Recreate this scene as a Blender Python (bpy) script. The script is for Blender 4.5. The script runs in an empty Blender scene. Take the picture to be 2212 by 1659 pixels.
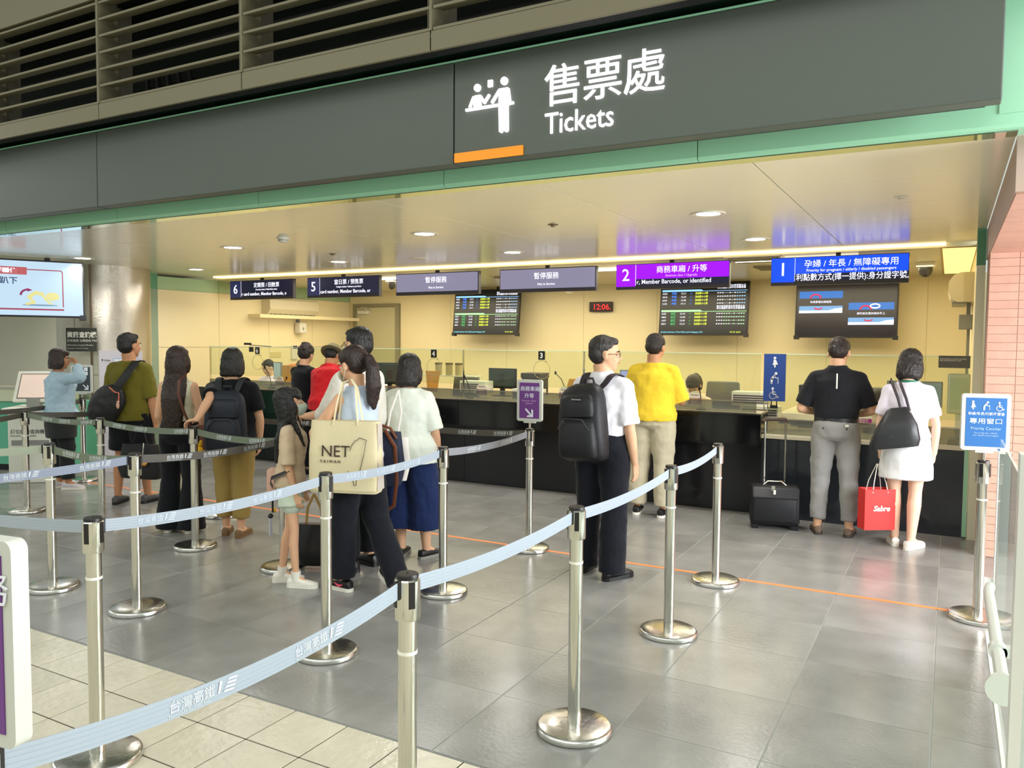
import bpy, bmesh, math, random
from mathutils import Vector, Matrix, Euler
random.seed(7)
C = bpy.context.scene.collection
PI = math.pi
def R(d): return d*PI/180
# ---------------------------------------------------------------- camera, world, exposure, large lights
cam = bpy.data.cameras.new('camera'); co = bpy.data.objects.new('camera', cam); C.objects.link(co)
bpy.context.scene.camera = co
F_PX, YAW, PITCH, ROLL, EYE = 1716.549, -0.503330, -0.0541840, 0.0072743, 1.69
cam.sensor_fit = 'HORIZONTAL'; cam.sensor_width = 36.0; cam.lens = 36.0*F_PX/2212
cam.clip_start = 0.05; cam.clip_end = 200
_f = Vector((math.sin(YAW)*math.cos(PITCH), math.cos(YAW)*math.cos(PITCH), math.sin(PITCH)))
_r = Vector((math.cos(YAW), -math.sin(YAW), 0)); _u = _r.cross(_f)
_r2 = _r*math.cos(ROLL)+_u*math.sin(ROLL); _u2 = -_r*math.sin(ROLL)+_u*math.cos(ROLL)
co.matrix_world = Matrix((( _r2.x,_u2.x,-_f.x,0),(_r2.y,_u2.y,-_f.y,0),(_r2.z,_u2.z,-_f.z,EYE),(0,0,0,1)))
sc = bpy.context.scene
sc.view_settings.view_transform = 'Standard'; sc.view_settings.look = 'None'
sc.view_settings.exposure = 0.38; sc.view_settings.gamma = 1.0; sc.view_settings.use_curve_mapping = False
sc.cycles.max_bounces = 8; sc.cycles.diffuse_bounces = 4; sc.cycles.glossy_bounces = 4; sc.cycles.transparent_max_bounces = 16
w = bpy.data.worlds.new('hall_ambient'); sc.world = w; w.use_nodes = True
w.node_tree.nodes['Background'].inputs[0].default_value = (0.92, 1.0, 0.92, 1)
w.node_tree.nodes['Background'].inputs[1].default_value = 0.50
def area(name, loc, rot, sx, sy, power, col, shape='RECTANGLE', spread=180):
    l = bpy.data.lights.new(name, 'AREA'); l.shape = shape; l.size = sx; l.size_y = sy; l.energy = power; l.color = col
    l.spread = R(spread)
    o = bpy.data.objects.new(name, l); C.objects.link(o); o.location = loc; o.rotation_euler = [R(a) for a in rot]; return o
area('hall_ceiling_light', (-3.5, -1.5, 5.2), (12, 0, 0), 12, 4, 235, (1, .98, .9))
area('left_fill_light', (-13.5, 3.2, 4.6), (25, 0, 0), 3, 2, 170, (1, .98, .9))  # unseen fill lamp added to brighten the far left wall
area('window_daylight', (3.3, 4.9, 2.25), (0, 66, 0), 3.2, 4.6, 700, (.93, .96, 1))
area('office_ceiling_light', (-5, 10.4, 2.6), (0, 0, 0), 9.6, 2.2, 215, (1, .88, .62))

# ---------------------------------------------------------------- materials
def lin(h):
    v = [int(h[i:i+2], 16)/255 for i in (0, 2, 4)]
    return [x/12.92 if x <= .04045 else ((x+.055)/1.055)**2.4 for x in v]+[1]
_M = {}
def mat(name, col='808080', rough=.5, metal=0, emit=0, noise=0, nscale=8, bump=0, bscale=60, bstretch=(1,1,1), trans=0, alpha=1, coat=0, spec=.5, vary=0, sheen=0, ior=1.45):
    if name in _M: return _M[name]
    m = bpy.data.materials.new(name); _M[name] = m; m.use_nodes = True
    nt = m.node_tree; N = nt.nodes; L = nt.links; b = N['Principled BSDF']
    c = lin(col) if isinstance(col, str) else list(col)+[1]
    b.inputs['Base Color'].default_value = c; b.inputs['Roughness'].default_value = rough; b.inputs['Metallic'].default_value = metal
    b.inputs['IOR'].default_value = ior; b.inputs['Specular IOR Level'].default_value = spec
    m.diffuse_color = c
    if .4 < emit < 2: emit *= .76
    if emit: b.inputs['Emission Color'].default_value = c; b.inputs['Emission Strength'].default_value = emit
    if emit >= .4: b.inputs['Base Color'].default_value = [x*.06 for x in c[:3]]+[1]
    if trans: b.inputs['Transmission Weight'].default_value = trans
    if alpha < 1: b.inputs['Alpha'].default_value = alpha
    if coat: b.inputs['Coat Weight'].default_value = coat; b.inputs['Coat Roughness'].default_value = .1
    if sheen: b.inputs['Sheen Weight'].default_value = sheen
    tc = None
    if noise or bump or vary:
        tc = N.new('ShaderNodeTexCoord')
    if noise or vary:
        hs = N.new('ShaderNodeHueSaturation'); hs.inputs['Color'].default_value = c
        L.new(hs.outputs[0], b.inputs['Base Color'])
        mr = N.new('ShaderNodeMapRange'); mr.inputs[1].default_value = .25; mr.inputs[2].default_value = .75
        mr.inputs[3].default_value = 1-noise; mr.inputs[4].default_value = 1+noise
        nz = N.new('ShaderNodeTexNoise'); nz.inputs['Scale'].default_value = nscale; nz.inputs['Detail'].default_value = 6
        L.new(tc.outputs['Object'], nz.inputs['Vector']); L.new(nz.outputs[0], mr.inputs[0])
        if vary:
            oi = N.new('ShaderNodeObjectInfo'); mm = N.new('ShaderNodeMapRange'); L.new(oi.outputs['Random'], mm.inputs[0])
            mm.inputs[3].default_value = 1-vary; mm.inputs[4].default_value = 1+vary
            mu = N.new('ShaderNodeMath'); mu.operation = 'MULTIPLY'; L.new(mr.outputs[0], mu.inputs[0]); L.new(mm.outputs[0], mu.inputs[1])
            L.new(mu.outputs[0], hs.inputs['Value'])
            if noise:
                ad = N.new('ShaderNodeVectorMath'); ad.operation = 'ADD'; sx = N.new('ShaderNodeVectorMath'); sx.operation = 'SCALE'
                sx.inputs[0].default_value = (37, 91, 53); L.new(oi.outputs['Random'], sx.inputs['Scale'])
                L.new(tc.outputs['Object'], ad.inputs[0]); L.new(sx.outputs[0], ad.inputs[1]); L.new(ad.outputs[0], nz.inputs['Vector'])
        else: L.new(mr.outputs[0], hs.inputs['Value'])
    if bump:
        mp = N.new('ShaderNodeMapping'); mp.inputs['Scale'].default_value = bstretch
        n2 = N.new('ShaderNodeTexNoise'); n2.inputs['Scale'].default_value = bscale; n2.inputs['Detail'].default_value = 4
        bp = N.new('ShaderNodeBump'); bp.inputs['Strength'].default_value = bump; bp.inputs['Distance'].default_value = .01
        L.new(tc.outputs['Object'], mp.inputs[0]); L.new(mp.outputs[0], n2.inputs['Vector']); L.new(n2.outputs[0], bp.inputs['Height']); L.new(bp.outputs[0], b.inputs['Normal'])
    return m
def glass(name, tint, a, rough=.02, col=None, ior=1.4):
    # clear panel: mostly see-through with a glossy surface (thin glass without refraction)
    if name in _M: return _M[name]
    m = bpy.data.materials.new(name); _M[name] = m; m.use_nodes = True; nt = m.node_tree; N = nt.nodes; L = nt.links
    N.remove(N['Principled BSDF']); out = N['Material Output']
    t = N.new('ShaderNodeBsdfTransparent'); t.inputs[0].default_value = lin(tint)
    g = N.new('ShaderNodeBsdfGlossy'); g.inputs['Roughness'].default_value = rough; g.inputs[0].default_value = (1, 1, 1, 1)
    d = N.new('ShaderNodeBsdfDiffuse'); d.inputs[0].default_value = lin(col or 'e8efe8')
    fr = N.new('ShaderNodeFresnel'); fr.inputs[0].default_value = ior
    ms = N.new('ShaderNodeMixShader'); m2 = N.new('ShaderNodeMixShader'); m2.inputs[0].default_value = a
    L.new(t.outputs[0], m2.inputs[1]); L.new(d.outputs[0], m2.inputs[2])
    ge = N.new('ShaderNodeNewGeometry'); iv = N.new('ShaderNodeMath'); iv.operation = 'SUBTRACT'; iv.inputs[0].default_value = 1; L.new(ge.outputs['Backfacing'], iv.inputs[1])
    mu = N.new('ShaderNodeMath'); mu.operation = 'MULTIPLY'; L.new(fr.outputs[0], mu.inputs[0]); L.new(iv.outputs[0], mu.inputs[1])
    L.new(mu.outputs[0], ms.inputs[0]); L.new(m2.outputs[0], ms.inputs[1]); L.new(g.outputs[0], ms.inputs[2]); L.new(ms.outputs[0], out.inputs[0])
    return m

# ---------------------------------------------------------------- mesh helpers
def bx(bm, x0, x1, y0, y1, z0, z1, bev=0):
    r = bmesh.ops.create_cube(bm, size=1); vs = r['verts']
    for v in vs: v.co = Vector(((x0+x1)/2+v.co.x*(x1-x0), (y0+y1)/2+v.co.y*(y1-y0), (z0+z1)/2+v.co.z*(z1-z0)))
    if bev:
        es = {e for v in vs for e in v.link_edges}
        bmesh.ops.bevel(bm, geom=list(es), offset=bev, segments=2, affect='EDGES', profile=.5)
    return vs
def loft(bm, rings, n=16, ends=(True, True), sq=2.0):
    """rings: (center, u, v, ru, rv)"""
    prev = None; first = None
    for (c, u, v, ru, rv) in rings:
        c = Vector(c); cur = []
        for k in range(n):
            a = 2*PI*k/n; ca, sa = math.cos(a), math.sin(a)
            if sq != 2.0:
                ca = math.copysign(abs(ca)**(2/sq), ca); sa = math.copysign(abs(sa)**(2/sq), sa)
            cur.append(bm.verts.new(c+u*ru*ca+v*rv*sa))
        if prev:
            for k in range(n): bm.faces.new((prev[k], prev[(k+1) % n], cur[(k+1) % n], cur[k]))
        else: first = cur
        prev = cur
    if ends[0]: bm.faces.new(first[::-1])
    if ends[1]: bm.faces.new(prev)
def frame(d, up=None):
    d = Vector(d).normalized(); up = Vector(up) if up else (Vector((0, 0, 1)) if abs(d.z) < .9 else Vector((0, 1, 0)))
    u = d.cross(up); u = u.normalized(); v = u.cross(d).normalized()
    return u, v
def tube(bm, pts, rad, n=12, flat=1.0, up=None, ends=(True, True)):
    """tube along a polyline; rad number or list; flat = v-radius ratio"""
    pts = [Vector(p) for p in pts]; k = len(pts)
    if not hasattr(rad, '__len__'): rad = [rad]*k
    rings = []; u = None
    for i, p in enumerate(pts):
        d = (pts[min(i+1, k-1)]-pts[max(i-1, 0)])
        if d.length < 1e-9: d = pts[1]-pts[0]
        if u is None or up: u, v = frame(d, up)
        else:
            d = d.normalized(); u = (u-d*u.dot(d)).normalized(); v = u.cross(d).normalized()
        rings.append((p, u, v, rad[i], rad[i]*flat))
    loft(bm, rings, n, ends)
def ell(bm, c, r, rot=None, seg=16):
    ret = bmesh.ops.create_uvsphere(bm, u_segments=seg, v_segments=max(6, seg*2//3), radius=1)
    c = Vector(c)
    for v in ret['verts']:
        p = Vector((v.co.x*r[0], v.co.y*r[1], v.co.z*r[2]))
        v.co = c+(rot @ p if rot else p)
def capsule(bm, p0, p1, r0, r1, seg=12):
    p0 = Vector(p0); p1 = Vector(p1); d = (p1-p0).normalized(); u, v = frame(d)
    rings = []
    for a in (-80, -55, -25): rings.append((p0+d*r0*math.sin(R(a)), u, v, r0*math.cos(R(a)), r0*math.cos(R(a))))
    rings.append((p0, u, v, r0, r0)); rings.append((p1, u, v, r1, r1))
    for a in (25, 55, 80): rings.append((p1+d*r1*math.sin(R(a)), u, v, r1*math.cos(R(a)), r1*math.cos(R(a))))
    loft(bm, rings, seg)
def cyl(bm, c, r, z0, z1, n=24, r2=None, bev=0):
    r2 = r if r2 is None else r2; X = Vector((1, 0, 0)); Y = Vector((0, 1, 0)); c = Vector((c[0], c[1], 0))
    rings = [(c+Vector((0, 0, z0)), X, Y, r, r), (c+Vector((0, 0, z1)), X, Y, r2, r2)]
    if bev:
        rings = [(c+Vector((0, 0, z0)), X, Y, r, r), (c+Vector((0, 0, z1-bev)), X, Y, r2, r2), (c+Vector((0, 0, z1-bev*.3)), X, Y, r2-bev*.3, r2-bev*.3), (c+Vector((0, 0, z1)), X, Y, r2-bev, r2-bev)]
    loft(bm, rings, n)
def lathe(bm, c, prof, n=24):
    c = Vector(c); X = Vector((1, 0, 0)); Y = Vector((0, 1, 0))
    loft(bm, [(c+Vector((0, 0, z)), X, Y, r, r) for r, z in prof], n)
def obj(name, bm, m, parent=None, smooth=False, loc=None):
    if isinstance(bm, bpy.types.Mesh): me = bm
    else:
        me = bpy.data.meshes.new(name); bmesh.ops.recalc_face_normals(bm, faces=bm.faces[:]); bm.to_mesh(me); bm.free()
        if m is not None:
            for mm in (m if isinstance(m, (list, tuple)) else [m]): me.materials.append(mm)
        if smooth:
            for p in me.polygons: p.use_smooth = True
            try: me.set_sharp_from_angle(angle=R(38))
            except Exception: pass
    o = bpy.data.objects.new(name, me); C.objects.link(o)
    if parent: o.parent = parent
    if loc: o.location = loc
    return o
def box(name, m, parent, *a, bev=0, smooth=False):
    bm = bmesh.new(); bx(bm, *a, bev=bev); return obj(name, bm, m, parent, smooth)
def tag(o, label, cat, group=None):
    o['label'] = label; o['category'] = cat
    if group: o['group'] = group
    return o
def thing(name, label, cat, loc=(0, 0, 0), rz=0, group=None):
    o = bpy.data.objects.new(name, None); C.objects.link(o); o.empty_display_size = .1
    o.location = loc; o.rotation_euler = (0, 0, rz); return tag(o, label, cat, group)
def struct(name, bm=None, m=None, parent=None, **k):
    o = obj(name, bm, m, parent, **k) if bm is not None else bpy.data.objects.new(name, None)
    if bm is None: C.objects.link(o); o.empty_display_size = .1
    if parent: o.parent = parent
    o['kind'] = 'structure'; return o
def plabel(o, s): o['label'] = s; return o
_txt = []
def text(body, size, m, parent, loc, rot=(90, 0, 0), align='LEFT', extrude=.001, bold=0, sx=1, name='lettering', res=2, shear=0, mtx=None):
    c = bpy.data.curves.new(name, 'FONT'); c.body = body; c.size = size; c.align_x = align; c.extrude = extrude; c.offset = bold; c.resolution_u = res; c.shear = shear
    c.materials.append(m); o = bpy.data.objects.new(name, c); C.objects.link(o); o.parent = parent
    if mtx is not None: o.matrix_local = mtx
    else:
        o.location = loc; o.rotation_euler = [R(a) for a in rot]
    o.scale = (sx*o.scale[0], o.scale[1], o.scale[2]); _txt.append(o); return o
_pend = []
def solid(name, bm, m, parent, vox, smooth=3, decim=0, disp=0, dscale=.1, tex=None, fac=.5):
    """union of closed shapes grown into one continuous skin by a voxel remesh"""
    me = bpy.data.meshes.new(name); bmesh.ops.recalc_face_normals(bm, faces=bm.faces[:]); bm.to_mesh(me); bm.free(); me.materials.append(m)
    o = bpy.data.objects.new(name, me); C.objects.link(o); o.parent = parent
    r = o.modifiers.new('r', 'REMESH'); r.mode = 'VOXEL'; r.voxel_size = vox; r.use_smooth_shade = True
    if smooth:
        s = o.modifiers.new('s', 'SMOOTH'); s.factor = fac; s.iterations = smooth
    if disp:
        t = bpy.data.textures.new('folds', 'CLOUDS'); t.noise_scale = dscale; t.noise_depth = 2
        d = o.modifiers.new('d', 'DISPLACE'); d.texture = t; d.strength = disp; d.mid_level = .5; d.texture_coords = 'LOCAL'
    if decim:
        d = o.modifiers.new('c', 'DECIMATE'); d.ratio = decim
    _pend.append(o); return o
def bake_pending():
    """turn the remeshed shapes and the lettering into plain meshes, all in one evaluation"""
    bpy.context.view_layer.update(); dg = bpy.context.evaluated_depsgraph_get()
    done = []
    for o in _pend+_txt: done.append((o, bpy.data.meshes.new_from_object(o.evaluated_get(dg), preserve_all_data_layers=True, depsgraph=dg)))
    for o, me in done:
        if o.type == 'FONT':
            n = bpy.data.objects.new(o.name, me); nm = o.name; C.objects.link(n); n.parent = o.parent; n.matrix_local = o.matrix_local.copy()
            for k in o.keys(): n[k] = o[k]
            bpy.data.objects.remove(o); n.name = nm
        else:
            o.modifiers.clear(); o.data = me
            for p in me.polygons: p.use_smooth = True
    _pend.clear(); _txt.clear()
# ---------------------------------------------------------------- people
SKIN = mat('skin', 'd9a987', .5, spec=.35, noise=.04, nscale=12)
SKIN_TAN = mat('tanned_skin', 'b98560', .5, spec=.35, noise=.05, nscale=12)
SKIN_PALE = mat('pale_skin', 'e6bfa4', .5, spec=.35, noise=.03, nscale=12)
def hairm(n, c): return mat(n, c, .38, spec=.5, bump=.9, bscale=30, bstretch=(5, 5, .35), noise=.15, nscale=20)
HAIR_BLACK = hairm('black_hair', '14110f'); HAIR_BROWN = hairm('dark_brown_hair', '2c1c14'); HAIR_SOFT = hairm('soft_black_hair', '221c1a')
def cloth(n, c, **k): return mat(n, c, .85, spec=.2, bump=.25, bscale=9, noise=.05, nscale=5, sheen=.1, **k)
EYE_W = mat('eye_white', 'e8e4e0', .3); EYE_D = mat('dark_eye', '1c120c', .2); LIP = mat('lips', 'b4685c', .45)
def V(*a): return Vector(a)
def person(label, loc, face, H=1.70, skin=None, lean=0, side=0, head=(0, 0, 0), arms=None, legs=None, seat=False, build=1.0, fem=False, vox=.0075,
           top=None, bottom=None, shoes=None, hair=None, eyes=True, neckband=None, decim=.4, group=None):
    """face: heading in degrees (0 = towards the counter, +90 = towards the left). Local axes: x right, y forward, z up."""
    s = H/1.70; skin = skin or SKIN
    root = thing('person', label, 'person', loc, R(face), group)
    hipz = .93 if not seat else .64
    def bend(p):
        p = Vector(p); t = min(1, max(0, (p.z-.95)/.25))
        a = R(lean)*(.35+.65*t) if p.z > .95 else 0; b = R(side)*(.35+.65*t) if p.z > .95 else 0
        q = p-V(0, 0, .95)
        q = Matrix.Rotation(-a, 3, 'X') @ q; q = Matrix.Rotation(b, 3, 'Y') @ q
        q = q+V(0, 0, .95)
        if seat: q.z -= .29
        return q*s
    def bframe(z):
        u = bend((.1, 0, z))-bend((0, 0, z)); v = bend((0, .1, z))-bend((0, 0, z)); return u.normalized(), v.normalized()
    def torso(bm, spec, cut=None, n=20):
        rings = []
        for (z, rx, ry, y) in spec:
            u, v = bframe(z); rings.append((bend((0, y, z)), u, v, rx*s*(build if z < 1.5 else 1), ry*s*(build if z < 1.45 else 1)))
        loft(bm, rings, n)
    sw = (.148 if fem else .168)*(.5+.5*build)
    SH = {'L': bend((-sw, -.008, 1.348)), 'R': bend((sw, -.008, 1.348))}
    arms = arms or {}; A = {}
    for k in 'LR':
        sg = -1 if k == 'L' else 1
        d1, d2 = arms.get(k, ((sg*.13, -.02, -1), (sg*.05, .18, -1)))[:2]
        e = SH[k]+Vector(d1).normalized()*.285*s; wv = e+Vector(d2).normalized()*.25*s
        ex = arms.get(k, (0, 0))[2:]
        A[k] = (SH[k], e, wv, Vector(d2).normalized(), ex[0] if ex else {})
    legs = legs or {}; G = {}
    for k in 'LR':
        sg = -1 if k == 'L' else 1; l = legs.get(k, {})
        hip = V(sg*.088*(.5+.5*build), 0, hipz-.03)*s
        if seat:
            kn = V(sg*.12, .42, .62)*s; an = V(sg*.12, .44, .20)*s
        else:
            an = V(*l.get('a', (sg*.10, -.01, .09)))*s; kn = V(*l['k'])*s if 'k' in l else (hip+an)/2+V(sg*.005, .02, 0)*s
        G[k] = (hip, kn, an, R(l.get('turn', -sg*8)), l.get('pitch', 0))
    # body
    bm = bmesh.new()
    hz = .0 if not seat else .0
    torso(bm, [(.84, .10, .085, 0), (.88, .155, .105, -.005), (.96, .163, .112, -.01), (1.05, .132, .095, 0), (1.12, .130, .095, .005), (1.24, .152, .112, .012), (1.33, .148, .098, .003), (1.385, .112, .074, -.006), (1.425, .066, .060, -.012)] if fem else
          [(.84, .10, .085, 0), (.88, .155, .105, -.005), (.96, .160, .112, -.005), (1.05, .145, .102, 0), (1.15, .150, .105, .005), (1.26, .168, .116, .008), (1.335, .166, .104, 0), (1.392, .122, .082, -.01), (1.435, .074, .068, -.012)])
    hy, hp, hr = head
    piv = bend((0, -.012, 1.482)); u0, v0 = bframe(1.5)
    B = Matrix((u0, v0, u0.cross(v0))).transposed()
    HR = B @ Matrix.Rotation(R(hy), 3, 'Z') @ Matrix.Rotation(R(-hp), 3, 'X') @ Matrix.Rotation(R(hr), 3, 'Y')
    hs = s*(1.09 if H > 1.5 else 1.18)
    def hd(x, y, z): return piv+HR @ (V(x, y+.012, z+.092)*hs)      # head centre is (0,0,0)
    nr = .056 if fem else .064
    tube(bm, [bend((0, -.014, 1.40)), bend((0, -.012, 1.46)), hd(0, -.02, -.06)], [nr*1.12*s, nr*s, nr*s], 14)
    ell(bm, hd(0, -.012, .028), (.077*hs, .094*hs, .086*hs), HR)
    ell(bm, hd(0, .022, -.035), (.060*hs, .066*hs, .070*hs), HR)
    ell(bm, hd(0, .058, -.088), (.024*hs, .022*hs, .018*hs), HR, 10)
    for sg in (-1, 1):
        ell(bm, hd(sg*.034, .055, -.028), (.024*hs, .022*hs, .026*hs), HR, 10)
        ell(bm, hd(sg*.077, -.004, -.012), (.009*hs, .019*hs, .031*hs), HR @ Matrix.Rotation(R(sg*-18), 3, 'Z'), 10)
    ell(bm, hd(0, .072, .022), (.05*hs, .014*hs, .012*hs), HR, 10)
    capsule(bm, hd(0, .082, .008), hd(0, .101, -.026), .007*hs, .0125*hs, 8)
    ell(bm, hd(0, .078, -.056), (.022*hs, .012*hs, .010*hs), HR, 10)
    ar = .88 if fem else 1.0
    ar *= s*(.6+.4*build)
    for k in 'LR':
        S, E_, W, dd, ex = A[k]; sg = -1 if k == 'L' else 1
        capsule(bm, bend((sg*sw*.40, -.008, 1.375)), S, .050*ar, .051*ar)
        d1 = (E_-S); capsule(bm, S, S+d1*.45, .051*ar, .046*ar); capsule(bm, S+d1*.45, E_, .047*ar, .038*ar)
        d2 = (W-E_); capsule(bm, E_, E_+d2*.3, .038*ar, .040*ar); capsule(bm, E_+d2*.3, W, .040*ar, .025*ar)
        # hand: palm, four unequal curled fingers, thumb from the side of the palm
        hdn = Vector(ex['hand']).normalized() if 'hand' in ex else dd
        pn = Vector(ex.get('palm', (-sg, .15, 0))); pn = (pn-hdn*pn.dot(hdn)).normalized()        # palm normal
        sd = hdn.cross(pn).normalized()                                                       # across the palm
        if sd.dot(Vector(ex.get('thumb', (0, 1, 0)))) < 0: sd = -sd
        curl = ex.get('curl', 22); hsz = s*(.92 if fem else 1.0)*(.95 if H > 1.5 else 1.0)
        palm0 = W+hdn*.004; loft(bm, [(palm0, sd, pn, .024*hsz, .018*hsz), (W+hdn*.03*hsz, sd, pn, .034*hsz, .016*hsz), (W+hdn*.088*hsz, sd, pn, .039*hsz, .013*hsz)], 12)
        for f, (off, ln) in enumerate(((.029, .068), (.010, .078), (-.010, .072), (-.028, .056))):
            p = W+hdn*.080*hsz+sd*off*hsz; a = curl*.5; q = p
            for j, fr in enumerate((.45, .32, .23)):
                a += curl*(.6 if j == 0 else 1.0)
                dj = hdn*math.cos(R(a))+pn*math.sin(R(a))+sd*off*1.2
                q2 = q+dj.normalized()*ln*fr*hsz*1.15; rr = (.0093-.0009*j)*hsz
                capsule(bm, q, q2, rr, rr*.92, 8); q = q2
        tp = W+hdn*.028*hsz+sd*.026*hsz; t1 = tp+(hdn*.65+sd*.62+pn*.35).normalized()*.042*hsz; t2 = t1+(hdn*.9+sd*.22+pn*.4).normalized()*.03*hsz
        capsule(bm, tp, t1, .0135*hsz, .0115*hsz, 8); capsule(bm, t1, t2, .011*hsz, .0095*hsz, 8)
    lr = s*(.55+.45*build)*(1.0 if H > 1.5 else .82)
    FT = {}
    for k in 'LR':
        hip, kn, an, tu, pit = G[k]; sg = -1 if k == 'L' else 1
        top_ = V(hip.x*.95, hip.y, hip.z)
        capsule(bm, top_, top_+(kn-top_)*.5, .086*lr, .072*lr); capsule(bm, top_+(kn-top_)*.5, kn, .072*lr, .053*lr)
        ca = kn+(an-kn)*.3+V(0, -.012, 0)*s if not seat else kn+(an-kn)*.3
        capsule(bm, kn, ca, .052*lr, .056*lr); capsule(bm, ca, an, .056*lr, .034*lr)
        fd = Matrix.Rotation(tu, 3, 'Z') @ Matrix.Rotation(R(-pit), 3, 'X') @ V(0, 1, 0); fu = Matrix.Rotation(tu, 3, 'Z') @ Matrix.Rotation(R(-pit), 3, 'X') @ V(0, 0, 1)
        fr_ = fd.cross(fu).normalized(); FT[k] = (an, fd, fr_, fu)
        hl = an+fd*-.03*s-fu*.045*s; bl = an+fd*.10*s-fu*.058*s; te = an+fd*.155*s-fu*.062*s
        loft(bm, [(hl-fd*.02*s, fr_, fu, .020*s, .022*s), (hl, fr_, fu, .030*s, .038*s), (an+fd*.04*s-fu*.035*s, fr_, fu, .033*s, .045*s), (bl, fr_, fu, .042*s, .028*s), (te, fr_, fu, .036*s, .018*s), (te+fd*.02*s, fr_, fu, .02*s, .012*s)], 12)
    body = solid('body', bm, skin, root, vox*s, 3, decim)
    # face
    if eyes:
        for sg in (-1, 1):
            bm = bmesh.new(); ell(bm, hd(sg*.031, .0765, -.002), (.0145*hs, .008*hs, .0075*hs), HR, 12); e = obj('eye', bm, EYE_W, root, True)
            bm = bmesh.new(); ell(bm, hd(sg*.031, .083, -.002), (.006*hs, .003*hs, .006*hs), HR, 10); obj('iris', bm, EYE_D, e, True)
            bm = bmesh.new(); tube(bm, [hd(sg*.014, .088, .018), hd(sg*.032, .088, .024), hd(sg*.050, .076, .018)], .0035*hs, 6); obj('eyebrow', bm, HAIR_BLACK, root, True)
        bm = bmesh.new(); tube(bm, [hd(-.021, .080, -.056), hd(-.008, .0895, -.0545), hd(.008, .0895, -.0545), hd(.021, .080, -.056)], [.002*hs, .0048*hs, .0048*hs, .002*hs], 8); obj('lips', bm, LIP, root, True)
    P = dict(root=root, hd=hd, HR=HR, hs=hs, A=A, bend=bend, bframe=bframe, s=s, G=G, SH=SH, sw=sw)
    # upper clothing
    if top:
        t = dict(hem=.86, sleeve=.55, loose=.02, neck=1.435, thick=0, color=None, collar=False, flare=0, tuck=False); t.update(top); lo = t['loose']
        bm = bmesh.new(); hem = t['hem']
        W0 = [(.86, .160, .112, -.005), (.96, .163, .115, -.005), (1.05, .148 if not fem else .138, .106, 0), (1.15, .150 if not fem else .138, .110, .005), (1.26, .168 if not fem else .156, .120, .010), (1.33, .168 if not fem else .150, .106, .002)]
        spec = [(hem, .158+(0 if t['tuck'] else lo+.012)+t['flare'], .112+(0 if t['tuck'] else lo+.012)+t['flare'], -.002)]+[(z, rx+(lo if z > 1.0 or not t['tuck'] else 0)+(.010 if z < 1.0 and not t['tuck'] else 0), ry+(lo if z > 1.0 or not t['tuck'] else 0)+(.010 if z < 1.0 and not t['tuck'] else 0), y) for z, rx, ry, y in W0 if z > hem+.02]+[(1.39, .124 if not fem else .114, .086, -.010), (t['neck'], nr+.026, nr+.018, -.013)]
        torso(bm, spec, n=24)
        for k in 'LR':
            S, E_, W, dd, ex = A[k]; sg = -1 if k == 'L' else 1; sl = t['sleeve'] if not isinstance(t['sleeve'], dict) else t['sleeve'][k]
            r0 = (.053*ar+lo*.5*s); S0 = bend((sg*sw*.40, -.009, 1.368))
            if sl > 0:
                path = [S0, S]; rad = [r0*.98, r0*1.0]
                up = S+(E_-S)*min(1, sl/.55); path.append(up); rad.append(r0*1.0+.008)
                if sl > .55:
                    q = min(1, (sl-.55)/.45); path.append(E_+(W-E_)*q); rad.append(r0*(.98-.32*q))
                    rad[2] = r0*.92
                pts2 = []; r2 = []
                for i in range(len(path)-1):
                    capsule(bm, path[i], path[i+1] if i < len(path)-2 else path[i]+(path[i+1]-path[i])*.5, rad[i], rad[i+1] if i < len(path)-2 else (rad[i]+rad[i+1])/2, 14)
                a_, b_ = path[-2], path[-1]; u, v = frame(b_-a_); loft(bm, [(a_+(b_-a_)*.1, u, v, rad[-2]*.98, rad[-2]*.98), (b_, u, v, rad[-1], rad[-1])], 16)
            else:
                capsule(bm, S0, S+(S0-S)*.25, r0*.95, r0*.90, 12)
        if t['collar']:
            tube(bm, [bend((0, -.012, 1.415)), bend((0, -.016, 1.465))], [(nr+.024)*s, (nr+.013)*s], 18)
        P['top'] = solid(t.get('name', 'shirt'), bm, t['color'], root, .011*s, 4, .8, disp=t.get('fold', .014), dscale=.085*s)
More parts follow.
